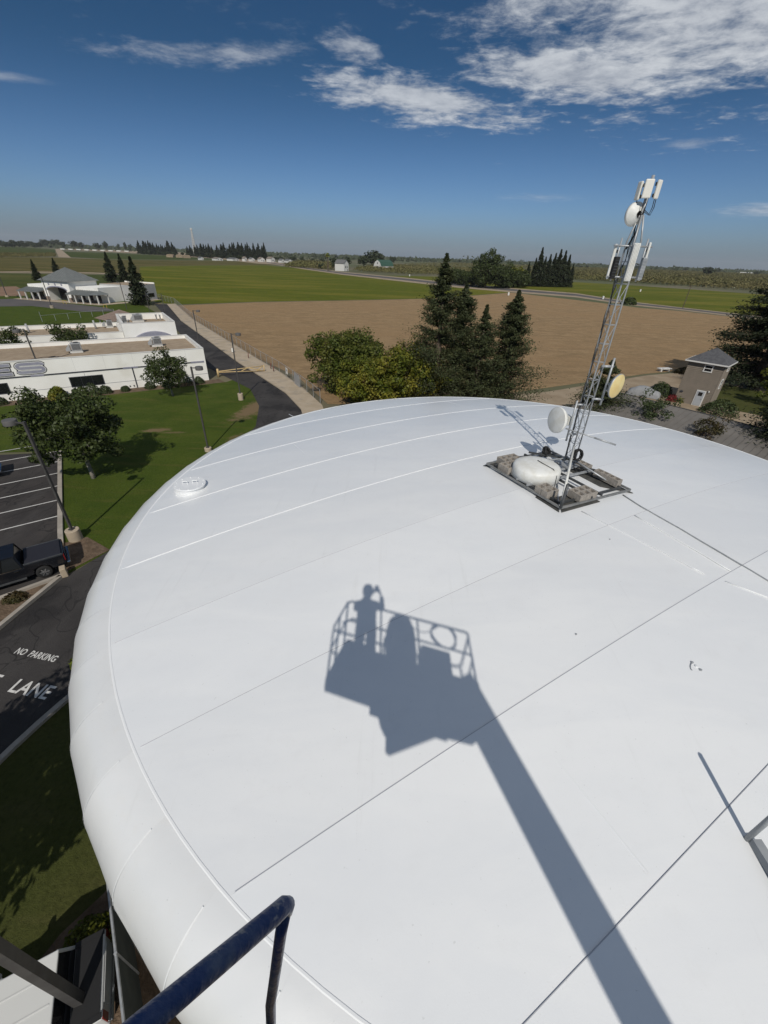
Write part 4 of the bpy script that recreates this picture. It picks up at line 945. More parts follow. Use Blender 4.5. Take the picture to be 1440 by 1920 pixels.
def flat_block(t, x0, x1, y0, y1, h, pt=0.32, roof_drop=0.55, nm=True):
    """walls with a parapet round a gravel roof (local axes of the thing)"""
    m_ = MB()
    m_.span((x0, y0, 0), (x1, y0 + pt, h)); m_.span((x0, y1 - pt, 0), (x1, y1, h))
    m_.span((x0, y0 + pt, 0), (x0 + pt, y1 - pt, h)); m_.span((x1 - pt, y0 + pt, 0), (x1, y1 - pt, h))
    m_.build('wall', STUC, t)
    MB().span((x0 + pt, y0 + pt, h - roof_drop - .2), (x1 - pt, y1 - pt, h - roof_drop)).build('roof', GRAV, t)
    for lo, hi in (((x0 - .03, y0 - .03), (x1 + .03, y0 + pt + .03)), ((x0 - .03, y1 - pt - .03), (x1 + .03, y1 + .03)), ((x0 - .03, y0 + pt + .033), (x0 + pt + .03, y1 - pt - .033)), ((x1 - pt - .03, y0 + pt + .033), (x1 + .03, y1 - pt - .033))):
        MB().span((*lo, h + 0.002), (*hi, h + 0.07)).build('parapet_cap', STUCP, t)

bA = thing('school_building', 'long low white school building with big letters ES across its wall', 'school building', CA, RZ_A)
flat_block(bA, -42, 0, 0, 13, 4.6, 0.34, 0.5)
def wstrip(x0, x1, z0, z1, m, nm, d=0.03): return MB().span((x0, -d, z0), (x1, 0.01, z1)).build(nm, m, bA)
for x0, x1 in ((-42, -21.0), (-19.6, -10.85), (-9.0, -2.1)): wstrip(x0, x1, 2.72, 2.86, DKTRIM, 'dark_band', 0.06)
for x0, x1 in ((-20.98, -19.62), (-10.83, -9.02), (-2.08, -0.25)): wstrip(x0, x1, 2.68, 2.9, LAV, 'lavender_panel', 0.05)
for x0, x1 in ((-42, -24.3), (-23.45, -17.25), (-13.4, -9.82), (-9.66, 0)): wstrip(x0, x1, 1.0, 1.05, REVEAL, 'wall_groove', 0.012)
for x in (-33, -26.2, -15.4, -5.6): wstrip(x - .02, x + .02, 0.1, 2.66, REVEAL, 'wall_groove', 0.01)
for x0, x1 in ((-17.15, -13.5), (-27.3, -23.6), (-37, -33.3)):
    wf = MB(); wf.span((x0 - .08, -.04, .93), (x1 + .08, .01, 1.0)); wf.span((x0 - .08, -.04, 2.16), (x1 + .08, .01, 2.23)); wf.span((x0 - .08, -.04, 1.0), (x0, .01, 2.16)); wf.span((x1, -.04, 1.0), (x1 + .08, .01, 2.16))
    wf = wf.build('window', DKTRIM, bA)
    MB().span((x0 + .01, -.006, 1.01), (x1 - .01, .004, 2.15)).build('mullion_back', DKTRIM, wf)
    n = 3
    for k in range(n): MB().span((x0 + (x1 - x0)*k/n + .02, -.03, 1.005), (x0 + (x1 - x0)*(k + 1)/n - .02, -.012, 2.155)).build('pane', GLASS, wf)
MB().tube([(-9.74, -.07, 0.05), (-9.74, -.07, 2.6), (-9.74, -.07, 2.8)], 0.06, 8).build('downpipe', DKTRIM, bA)
for x in (-10.6, -10.1): MB().box((x, -.05, .35), (.14, .08, .16)).build('wall_box', DKTRIM, bA)
for k in range(12): wstrip(-40 + 3.4*k, -39.975 + 3.4*k, 2.92, 4.58, STUCP, 'wall_joint', 0.006)
# letters on the wall: outline, white line and grey fill as raised flat layers
def stroke(pts, wd, y, m, nm, par):
    mb = MB(); V = []
    for i, p in enumerate(pts):
        a = pts[max(i - 1, 0)]; b = pts[min(i + 1, len(pts) - 1)]
        d = Vector((b[0] - a[0], b[1] - a[1])); d.normalize(); nx, nz = -d.y*wd/2, d.x*wd/2
        for yy in (y, 0.005): V += [(p[0] + nx, yy, p[1] + nz), (p[0] - nx, yy, p[1] - nz)]
    k = len(pts)
    fs = [(4*i, 4*i + 4, 4*i + 5, 4*i + 1) for i in range(k - 1)] + [(4*i, 4*i + 2, 4*i + 6, 4*i + 4) for i in range(k - 1)] + [(4*i + 1, 4*i + 5, 4*i + 7, 4*i + 3) for i in range(k - 1)]
    fs += [(0, 1, 3, 2), (4*k - 4, 4*k - 2, 4*k - 1, 4*k - 3)]
    mb.add(V, fs); return mb.build(nm, m, par)
def arc(cx, cz, rx, rz2, a0, a1, n=10): return [(cx + rx*math.cos(R(a0 + (a1 - a0)*i/n)), cz + rz2*math.sin(R(a0 + (a1 - a0)*i/n))) for i in range(n + 1)]
sx0, sx1 = -22.2, -19.15; smid = (sx0 + sx1)/2
def s_path(x0, x1, z0, z1, e=0.0):
    zm = (z0 + z1)/2; r = (z1 - zm)/2; return [(x1 + e, z1 - r*0.95)] + arc(x1 - 0.42, z1 - r*.72, 0.42, r*.72, 0, 90, 6) + arc(x0 + .45, (z1 + zm)/2, .45, (z1 - zm)/2, 90, 250, 10) + arc(x1 - .45, (zm + z0)/2, .45, (zm - z0)/2, 80, -90, 10) + arc(x0 + .42, z0 + r*.72, .42, r*.72, 270, 180, 6) + [(x0 - e, z0 + r*0.95)]
zb, zt = 3.24, 4.24
LS = tag(MB().box((smid, 0.004, 3.72), (0.02, 0.004, 0.02)).build('letter', DKTRIM, bA), 'grey letter S with white and charcoal outline')
LE = tag(MB().box((-24.0, 0.004, 3.72), (0.02, 0.004, 0.02)).build('letter', DKTRIM, bA), 'grey letter E with white and charcoal outline')
SP = s_path(sx0 + .24, sx1 - .24, zb + .02, zt - .02)
for wd, y, m, nm, e in ((0.62, -.02, DKTRIM, 'outline', .18), (0.45, -.03, WHITEP, 'inline', .06), (0.33, -.04, LAV, 'fill', 0.0)):
    pts = s_path(sx0 + .24, sx1 - .24, zb + .02, zt - .02, e); stroke(pts, wd, y, m, nm, LS)
def e_letter(x0, x1, grow, y, m, nm):
    mb = MB(); g_ = grow
    mb.span((x0 - g_, y, 3.0 - g_ + .05), (x0 + .55 + g_, .005, 4.4 + g_ - .05))
    for z in (3.05, 3.57, 4.09): mb.span((x0 + .551 + g_, y, z - g_*0.8), (x1 + g_ - (0.15 if z == 3.57 else 0), .005, z + .28 + g_*0.8))
    return mb.build(nm, m, LE)
for gr, y, m, nm in ((0.16, -.02, DKTRIM, 'outline'), (0.05, -.03, WHITEP, 'inline'), (0.0, -.04, LAV, 'fill')): e_letter(-25.2, -22.62, gr, y, m, nm)
for x, y, lb in ((-15.67, 6.35, 'grey air conditioner in the middle of the front school roof'), (-5.3, 7.2, 'grey air conditioner near the right end of the front school roof')):
    hvac(lb, L(x, y, 4.1), RZ_A)
pc_ = MB(); pc_.tube([L(-21, 3.2, 4.14), L(-19.5, 4.2, 4.14), L(-17.4, 4.0, 4.14), L(-16.3, 5.6, 4.14)], 0.03, 5); tag(pc_.build('roof_conduit', DARKST), 'dark conduit snaking over the front school roof', 'conduit')

# rear wing with the arched entrance block
bB = thing('school_building', 'rear white school wing with a raised block and a lavender arch', 'school building', L(0, 0), RZ_A)
flat_block(bB, -46, -8.9, 19.3, 31.5, 4.6, 0.34, 0.6)
flat_block(bB, -8.85, -0.6, 18.4, 31.8, 6.0, 0.34, 1.0)
ar = MB(); n = 20; cx = -4.4
for i in range(n):
    for_, a0, a1 = 1, math.pi*(0.14 + 0.72*i/n), math.pi*(0.14 + 0.72*(i + 1)/n)
    po = [(cx + 3.75*math.cos(a), 18.4, 2.3 + 2.35*math.sin(a)) for a in (a0, a1)]; pi_ = [(cx + 3.2*math.cos(a), 18.4, 2.2 + 1.72*math.sin(a)) for a in (a0, a1)]
    fr = [(x, 17.7, z) for x, _, z in po]; fi = [(x, 17.7, z) for x, _, z in pi_]
    ar.quad(fr[0], fr[1], fi[1], fi[0]); ar.quad(po[0], po[1], fr[1], fr[0]); ar.quad(pi_[1], pi_[0], fi[0], fi[1])
ar.build('arch', LAV, bB)
for s in (-1, 1): MB().box((cx + s*3.5, 18.0, 1.6), (.5, .9, 3.2)).build('arch_pier', STUC, bB); MB().box((cx + s*3.55, 17.75, 3.45), (.4, .3, .24)).build('wall_light', HVAC, bB)
MB().span((cx - 3.1, 18.33, 0.05), (cx + 3.1, 18.41, 3.1)).build('entrance_glass', GLASS, bB)
hvac('large grey air conditioner on the raised school roof block', L(-5.6, 28.3, 5.0), RZ_A, 1.3)
hvac('small grey air conditioner at the left of the raised roof block', L(-8.0, 25.8, 5.0), RZ_A, 0.6)
hvac('small grey air conditioner on the low rear roof beside the raised block', L(-10.4, 29.6, 4.0), RZ_A, 0.75)
for i, (x, y) in enumerate(((-2.2, 29.8), (-1.6, 29.2), (-7.4, 23.6))):
    v_ = MB(); v_.lathe([(.12, 0), (.12, .8), (.2, .82), (.16, .98), (0, 1.0)], 12)
    o = tag(v_.build('roof_vent_pipe', HVAC, smooth=True), ('left pipe vent at the far right corner of the raised roof', 'right pipe vent at the far right corner of the raised roof', 'pipe vent at the near edge of the raised roof')[i], 'vent pipe'); o.location = L(x, y, 5.0)
for x, y, lb in ((-22.3, 27.5, 'slanted white pipe on the low rear roof'), (-12.6, 28.8, 'grey flue on the low rear roof')):
    v_ = MB(); v_.tube([(0, 0, 0), (-.25, .1, 1.4)], .16, 10); o = tag(v_.build('flue', HVAC, smooth=True), lb, 'flue'); o.location = L(x, y, 4.0)
# tiled gazebo roof behind
TILE = pm('brown_roof_tile', (0.2, 0.145, 0.115), 0.9, (0.25, 0.19, 0.155), 4)
def pyramid_roof(mb, c, hx, hy, z0, z1, ov=0.0):
    v_ = [(c[0] + sx*(hx + ov), c[1] + sy*(hy + ov), z0) for sx, sy in ((-1, -1), (1, -1), (1, 1), (-1, 1))] + [(c[0], c[1], z1)]
    mb.add(v_, [(0, 1, 4), (1, 2, 4), (2, 3, 4), (3, 0, 4), (3, 2, 1, 0)]); return mb
gz_ = thing('gazebo', 'open gazebo with brown tiled pyramid roof behind the school wing', 'gazebo', G(228, 598, 2.6).to_2d().to_3d(), RZ_A + R(20))
pyramid_roof(MB(), (0, 0), 4.2, 4.2, 2.7, 4.6).build('roof', TILE, gz_)
for k in range(7):
    z = 2.75 + .25*k; h_ = 4.25*(1 - (z - 2.7)/1.9)
    MB().box((0, -h_ , z), (2*h_, .12, .06)).build('tile_row', TILE, gz_); MB().box((-h_, 0, z), (.12, 2*h_, .06)).build('tile_row', TILE, gz_)
for sx in (-3.4, 3.4):
    for sy in (-3.4, 3.4): MB().box((sx, sy, 1.35), (.25, .25, 2.7)).build('post', STUC, gz_)
# low wall behind the rear wing and the ball court backstop
ms = thing('backstop_fence', 'low chain link backstop on the lawn behind the rear wing', 'fence', G(78, 612).to_2d().to_3d(), 0)
o0 = ms.location
bk_a, bk_b = G(80, 604), G(215, 590)
for i in range(7):
    p = bk_a.lerp(bk_b, i/6) - o0; MB().tube([p, p + Vector((0, 0, 2.4 if i == 0 else 1.5))], 0.05, 6).build('fence_post', GALV, ms)
MB().tube([bk_a - o0 + Vector((0, 0, 1.5)), bk_b - o0 + Vector((0, 0, 1.5))], 0.03, 5).build('top_rail', GALV, ms)

# hall with the pyramid roof
RC = R(-15); ec, fc = Vector((math.cos(RC), math.sin(RC), 0)), Vector((-math.sin(RC), math.cos(RC), 0))
C0 = Vector((-121.2, 160.2, 0))
hall = thing('school_hall', 'white school hall with grey pyramid roof, arch and covered walkways', 'school hall', C0, RC)
MB().span((0.0, 0, 0), (1.6, 11, 6.2)).build('wall', STUC, hall); MB().span((10.0, 0, 0), (11.6, 11.2, 6.2)).build('wall', STUC, hall)
fw = MB(); n = 16; pts = [(1.6, 3.4)] + [(5.8 - 4.2*math.cos(math.pi*i/n), 3.4 + 0.95*math.sin(math.pi*i/n)) for i in range(n + 1)] + [(10.0, 3.4)]
fw.extrude([(1.6, 6.2), (10.0, 6.2)] + [(x, z) for x, z in pts[1:-1]][::-1], 0.0, 0.5); fw.build('arch_wall', STUC, hall)
aw = MB()
for i in range(n):
    a0, a1 = math.pi*i/n, math.pi*(i + 1)/n
    P_ = [(5.8 - r_*math.cos(a), -.12, 3.4 + (0.95 if r_ < 4.3 else 1.32)*math.sin(a)) for a in (a0, a1) for r_ in (4.2, 4.6)]
    aw.quad(P_[0], P_[1], P_[3], P_[2])
    aw.quad(*[(P_[k][0], yy, P_[k][2]) for k, yy in ((1, -.12), (1, 0.0), (3, 0.0), (3, -.12))]); aw.quad(*[(P_[k][0], yy, P_[k][2]) for k, yy in ((0, -.12), (2, -.12), (2, .5), (0, .5))])
aw.build('arch', LAV, hall)
MB().span((1.6, 4.0, 0), (10.0, 4.3, 4.8)).build('entrance_wall', DKTRIM, hall)
for x in (2.4, 6.4): MB().span((x, 3.9, .3), (x + 2.6, 4.02, 2.8)).build('window', GLASS, hall)
MB().span((0, 11.0, 0), (11.6, 11.4, 6.2)).build('wall', STUC, hall)
for x in (0.1, 10.05): MB().span((x, -.18, 0), (x + 1.5, .02, 1.3)).build('stone_base', pm('stone_base', (0.26, 0.2, 0.16), .9, (0.2, 0.16, 0.13), 3) if x < 1 else MAT['stone_base'], hall)
pyramid_roof(MB(), (5.8, 5.7), 6.6, 6.5, 6.2, 10.2).build('pyramid_roof', GMETAL, hall)
for k in range(13):
    x = 5.8 + (k - 6)*1.0; f = 1 - abs(k - 6)/6.6
    MB().bar((x, -.83, 6.24), (5.8 + (x - 5.8), 5.7 - 6.5*(1 - f), 6.24 + 4.0*f), .06, .07).build('roof_rib', GMETAL, hall)
    y = 5.7 + (k - 6)*1.0; MB().bar((12.43, y, 6.24), (5.8 + 6.6*(1 - f), y, 6.24 + 4.0*f), .06, .07).build('roof_rib', GMETAL, hall)
for x in (3.0, 5.8, 8.6): MB().lathe([(0.36, 0), (.36, .06), (0, .07)], 16, (x, 0, 5.15), (0, -1, 0)).build('round_emblem', LAV, hall)
MB().span((3.4, -.02, 5.12), (8.2, .0, 5.17)).build('wall_line', LAV, hall)
# side wings and canopies
MB().span((-9.5, 2.0, 0), (-0.01, 10, 4.6)).build('wing_wall', STUC, hall); MB().span((11.62, 2.2, 0), (21.3, 12, 4.7)).build('wing_wall', STUC, hall)
MB().span((12.0, 12.0, 0), (25.5, 24, 5.2)).build('rear_wall', pm('grey_stucco', (.34, .34, .34), .9, (.38, .38, .37), .5), hall)
MB().span((12.3, 12.3, 5.2), (25.2, 23.7, 5.26)).build('roof', GRAV, hall)
for x0, x1 in ((12.0, 25.5),): MB().span((x0, 23.7, 5.2), (x1, 24.0, 5.7)).build('parapet', STUC, hall)
for x0, x1, y0 in ((-9.9, -0.05, 2.0), (11.7, 21.7, 2.2)):
    cn = MB(); cn.add([(x0, y0 + .05, 3.75), (x1, y0 + .05, 3.75), (x1, -2.3, 2.75), (x0, -2.3, 2.75), (x0, y0 + .05, 3.6), (x1, y0 + .05, 3.6), (x1, -2.3, 2.55), (x0, -2.3, 2.55)],
        [(3, 2, 1, 0), (4, 5, 6, 7), (3, 7, 6, 2), (0, 4, 7, 3), (1, 2, 6, 5)]); cn.build('canopy_roof', GMETAL, hall)
    for k in range(11):
        x = x0 + (x1 - x0)*k/10; MB().bar((x, y0, 3.8), (x, -2.3, 2.8), .05, .06).build('roof_rib', GMETAL, hall)
    for k in range(4):
        x = x0 + .5 + (x1 - x0 - 1.0)*k/3; MB().box((x, -2.0, 1.27), (.32, .32, 2.55)).build('post', STUCP, hall)
    for k in range(3):
        x = x0 + 1.2 + (x1 - x0 - 3)*k/2; MB().span((x, y0 - .08, .6), (x + 1.9, y0 - .02, 2.4)).build('window', GLASS, hall)
    MB().span((x0, y0 - .12, 0), (x1, y0 - .01, .8)).build('stone_base', MAT['stone_base'], hall)
ge = MB(); ge.add([(21.7, -2.3, 2.8), (21.7, 2.2, 3.9), (24.0, -1.2, 2.8), (24.0, 3.5, 2.8), (21.7, 5.5, 2.8)], [(0, 2, 1), (2, 3, 1), (3, 4, 1)]); ge.build('canopy_roof', GMETAL, hall)
for p in ((23.6, -1.0), (23.7, 3.2)): MB().box((p[0], p[1], 1.35), (.32, .32, 2.7)).build('post', STUCP, hall)
for k, y in enumerate((12.6, 15.0, 17.6)):
    MB().span((25.5, y, .1), (25.56, y + 1.1, 2.4)).build('door', LAV if k < 2 else GLASS, hall); MB().box((25.7, y + .5, 3.3), (.4, .4, .4)).build('wall_light', STUCP, hall)
MB().span((25.5, 19.6, 1.0), (25.56, 22.6, 2.3)).build('window', GLASS, hall)
hp_ = [(-12, -3.2), (26, -3.2), (27.5, 10), (27.5, 24), (25.5, 24), (25.5, 12), (21, 2), (-12, 2)]
tag(MB().sheet([C0 + ec*x + fc*y for x, y in hp_], 0.06).build('pavement', CONC), kind='structure')
rp = [G(*p) for p in ((-60, 563), (40, 560), (130, 570), (200, 577), (215, 584), (160, 585), (60, 574), (-60, 576))]
tag(MB().sheet(rp, 0.05).build('service_road', FAR_ASPH), kind='structure')
sl = [G(*p) for p in ((-60, 557), (40, 555), (246, 560), (300, 590), (215, 612), (-60, 625))]
tag(MB().sheet(sl, 0.026).build('school_lawn', LAWN), kind='structure')
for i, (px, py) in enumerate(((36, 557), (50, 559))):
    b_ = thing('bench', ('left dark bench outside the school hall', 'right dark bench outside the school hall')[i], 'bench', G(px, py), RC)
    MB().box((0, 0, .45), (1.8, .4, .08)).build('seat', DARKST, b_)
    for s in (-.7, .7): MB().box((s, 0, .2), (.1, .36, .4)).build('leg', DARKST, b_)
for i, (px, py) in enumerate(((122, 570), (198, 578))):
    h_ = MB(); h_.tube([(-.5, 0, 0), (-.5, 0, 1.0), (.5, 0, 1.0), (.5, 0, 0)], .06, 6)
    o = tag(h_.build('hoop_barrier', pm('yellow_paint', (.55, .36, .05), .6) if i == 0 else MAT['yellow_paint']), ('yellow hoop barrier in front of the hall arch', 'yellow hoop barrier near the right end of the hall')[i], 'barrier'); o.location = G(px, py)

# ------------------------------------------------------------ lamps along the drive and on the campus
POLE = pm('bronze_pole', (0.055, 0.052, 0.05), 0.55, (0.07, 0.067, 0.064), 3)
HEADM = pm('lamp_head_bronze', (0.11, 0.105, 0.1), 0.6)
def lamp(label, loc, h, rz, pier=0.75, sq=0.13, arm=0.55, head=0.62, pier_r=0.34):
    t = thing('street_lamp', label, 'street lamp', loc, rz, 'square bronze lamps of the school grounds')
    if pier:
        m_ = MB(); m_.lathe([(pier_r, 0), (pier_r, pier - .03), (pier_r - .03, pier), (0, pier)], 24); smooth_by_angle(m_.build('pier', CONC, t).data, 30)
        MB().box((0, 0, pier + .03), (.28, .28, .06)).build('base_plate', POLE, t)
    MB().box((0, 0, (pier + h)/2), (sq, sq, h - pier)).build('pole', POLE, t)
    if arm:
        MB().box((arm/2, 0, h - .1), (arm, .07, .07)).build('arm', POLE, t)
        hd_ = MB(); hd_.lathe([(0, .13), (head/2*.96, .13), (head/2, .10), (head/2, -.16), (head/2*.9, -.17), (0, -.17)], 28, (arm + head/2, 0, h - .1)); smooth_by_angle(hd_.build('lamp_head', HEADM, t).data, 35)
        MB().lathe([(head/2*.85, -.175), (0, -.2)], 20, (arm + head/2, 0, h - .1)).build('lens', WHITEP, t)
    return t
# lamp A: its pole base is on top of a concrete pier
lamp('bronze lamp on a concrete pier between the truck and the lawn', G(143, 1012), 8.3, R(172), 0.85, 0.14, 0.6, 0.72, 0.42)
lamp('bronze lamp standing on the lawn close to the tank edge', G(391, 846), 8.1, R(5), 0.4, 0.13, 0.35, 0.66)
lamp('bronze lamp on a pale pier at the bend of the drive', G(452, 750), 8.3, R(10), 0.9, 0.13, 0.5, 0.66)
lamp('bronze lamp at the right end of the front school building', L(2.0, 14.0), 8.2, R(10), 0.5, 0.13, 0.5, 0.62)
lamp('bronze lamp before the letter S on the school wall', G(94, 742), 8.0, R(205), 0.0, 0.14, 0.4, 0.8)
lamp('bronze lamp by the far fence, left of the road end', G(281, 585), 5.6, R(200), 0, 0.14, 0, 0)
lamp('bronze lamp by the far fence, right of the road end', G(310, 587), 5.4, R(200), 0, 0.15, 0, 0)
lamp('bronze lamp in front of the right wing of the school hall', G(238, 580), 7.6, R(190), 0, 0.16, .4, .5)
lamp('bronze lamp on a pale pier in front of the school hall arch', G(98, 578), 8.4, R(190), 0.8, 0.17, 0, 0, 0.5)
lamp('bronze lamp at the far left of the school hall', G(14, 557), 6.6, R(190), 0.6, 0.2, .4, .5, 0.6)
lamp('dark square lamp pole beside the white pickup below the tank', G(182, 1896), 9.5, R(200), 0.7, 0.2, 0.6, 0.7, 0.36)

# ------------------------------------------------------------ yellow swing gate
YG = pm('cream_yellow_paint', (0.5, 0.36, 0.17), 0.6, (0.56, 0.42, 0.22), 3)
ga, gb_ = G(410, 707), G(496, 698)
gt = thing('swing_gate', 'pale yellow steel swing gate standing across the school road', 'gate', ga)
dv = gb_ - ga; dl = dv.length; du = dv.normalized()
MB().tube([(0, 0, 0), (0, 0, 1.25)], .16, 12).build('gate_post', YG, gt, smooth=True)
MB().tube([dv, dv + Vector((0, 0, 1.15))], .09, 8).build('end_post', YG, gt, smooth=True)
for nm, p, q in (('gate_rail', (du*.1, .85), (du*dl, 1.05)), ('gate_rail', (du*.1, .72), (du*dl, .25)), ('gate_brace', (du*dl*.5, .6), (du*dl*.66, .97)), ('gate_brace', (du*dl*.66, .97), (du*dl*.95, .28)), ('gate_brace', (du*dl*.83, .36), (du*dl*.97, 1.0))):
    MB().tube([p[0] + Vector((0, 0, p[1])), q[0] + Vector((0, 0, q[1]))], .07, 6).build(nm, YG, gt, smooth=True)
# ------------------------------------------------------------ chain link fences
MESHW = pm('chain_wire', (0.16, 0.16, 0.155), 0.6, metal=0.2)
def chain_fence(label, pts, h, every, cell, wire, z0=0.0, group=None):
    o0 = Vector((pts[0][0], pts[0][1], z0)); t = thing('chain_link_fence', label, 'fence', o0, 0, group)
    P_ = [Vector((p[0], p[1], z0)) - o0 for p in pts]; wm = MB()
    for p, q in zip(P_[:-1], P_[1:]):
        ln = (q - p).length; k = max(1, round(ln/every)); d = (q - p)/ln
        for i in range(k + (q is P_[-1])): MB().tube([p + d*ln*i/k, p + d*ln*i/k + Vector((0, 0, h + .04))], .035, 6).build('fence_post', GALV, t)
        MB().tube([p + Vector((0, 0, h)), q + Vector((0, 0, h))], .025, 5).build('top_rail', GALV, t)
        nx = Vector((-d.y, d.x, 0)); n = int(ln/cell)
        for i in range(-int(h/cell), n):
            for s in (0, 1):
                x0 = i*cell; x1 = x0 + h
                a, b_ = (x0, 0.03), (x1, h)
                if a[0] < 0: a = (0, -x0 + .03)
                if b_[0] > ln: b_ = (ln, h - (x1 - ln))
                if s: a, b_ = (ln - a[0], a[1]), (ln - b_[0], b_[1])
                A_, B_ = p + d*a[0] + Vector((0, 0, a[1])), p + d*b_[0] + Vector((0, 0, b_[1]))
                u_ = (B_ - A_).normalized().cross(nx)*wire/2
                wm.quad(A_ - u_, B_ - u_, B_ + u_, A_ + u_)
    tag(wm.build('wire_mesh', MESHW, t), kind='stuff'); return t
chain_fence('long grey chain link fence between the pavement and the plowed field', [(-9.0, 54.0), (-12.9, 61.0), (-18.1, 69.6), (-24.8, 79.4), (-56.5, 126.9), (-77.8, 163.4), (-95, 181)], 1.9, 3.0, 0.22, 0.016)
sg = G(548, 705); sgt = thing('sign_board', 'grey blank board fixed to the chain link fence by the round trees', 'board', Vector((-13.6, 62.0, 0)), math.atan2(7.0, -3.9) + math.pi)
MB().box((0, -.06, 1.0), (2.6, .04, 1.7)).build('board', HVAC, sgt)
sg2 = thing('fence_sign', 'small white notice on the chain link fence', 'sign', Vector((-16.0, 66.1, 0)), math.atan2(8.6, -5.2) + math.pi)
MB().box((0, -.06, 1.25), (.75, .03, .9)).build('plate', WHITEP, sg2); MB().box((.02, -.08, 1.35), (.4, .01, .3)).build('print', LAV, sg2)
# ground stakes on the pavement
for i, p in enumerate(((508, 692), (513, 697), (466, 672))):
    o = MB(); o.tube([(0, 0, .1), (.05, 0, .95)], .07, 8); o = tag(o.build('pavement_stub', pm('red_brown', (.16, .06, .05), .8) if i == 0 else MAT['red_brown'], smooth=True), ('left short brown post on the pavement by the gate', 'right short brown post on the pavement by the gate', 'short brown post on the pavement behind the gate')[i], 'post'); o.location = G(*p, 0.17) ; 
wb = MB(); wb.box((0, 0, .45), (.4, .3, .7)); o = tag(bevel(wb.build('white_box', WHITEP), .04), 'small white utility box on the pavement behind the lamp', 'utility box'); o.location = G(437, 661, .17)

# ------------------------------------------------------------ road paint
def paint_text(s, bl, wd, hgt, name, label, rz=0.0, shear=0.0):
    cu = bpy.data.curves.new(name, 'FONT'); cu.body = s; cu.size = 1.0; cu.offset = 0.018; cu.resolution_u = 3
    o = bpy.data.objects.new(name, cu); COL.objects.link(o); bpy.context.view_layer.update()
    me = bpy.data.meshes.new_from_object(o.evaluated_get(bpy.context.evaluated_depsgraph_get())); bpy.data.objects.remove(o)
    n = len(me.vertices); co = np.empty(n*3, np.float32); me.vertices.foreach_get('co', co); co = co.reshape(-1, 3)
    mn, mx = co.min(0), co.max(0)
    co[:, 0] = (co[:, 0] - mn[0])/(mx[0] - mn[0])*wd; co[:, 1] = (co[:, 1] - mn[1])/(mx[1] - mn[1])*hgt; co[:, 2] = 0
    me.vertices.foreach_set('co', co.reshape(-1)); me.materials.clear(); me.materials.append(WHITE_LINE); me.update()
    o = link(name, me); o.location = (bl[0], bl[1], 0.056); o.rotation_euler = (0, 0, rz); return tag(o, label, 'road lettering')
paint_text('NO  PARKING', (-17.72, 13.0), 2.26, 0.36, 'road_lettering', 'white road lettering NO PARKING on the drive', R(-10.5))
paint_text('FIRE', (-19.05, 11.42), 1.8, 0.66, 'road_lettering', 'white road lettering FIRE cut off by the left frame edge', R(-9))
paint_text('LANE', (-16.42, 10.99), 1.92, 0.66, 'road_lettering', 'white road lettering LANE near the tank edge', R(-9.5))
kd = Vector((.60, -.80, 0)); sdn = Vector((-.79, -.62, 0))
for k in range(10):
    p = Vector((-28.45, 31.75, 0)) + kd*2.70*(k - 3)
    if k > 6: continue
    m_ = MB(); m_.bar((0, 0, 0), sdn*5.4, .11, .004); o = tag(m_.build('parking_line', WHITE_LINE), ('white parking bay line right beside the black pickup', 'second white bay line out from the black pickup', 'third white bay line out from the black pickup', 'fourth white bay line out from the black pickup', 'fifth white bay line, ending under the leafy tree', 'sixth white bay line, mostly under the leafy tree', 'farthest white bay line behind the leafy tree')[6 - k], 'parking line', 'parking bay lines'); o.location = p + Vector((0, 0, .052)) - kd*0.0

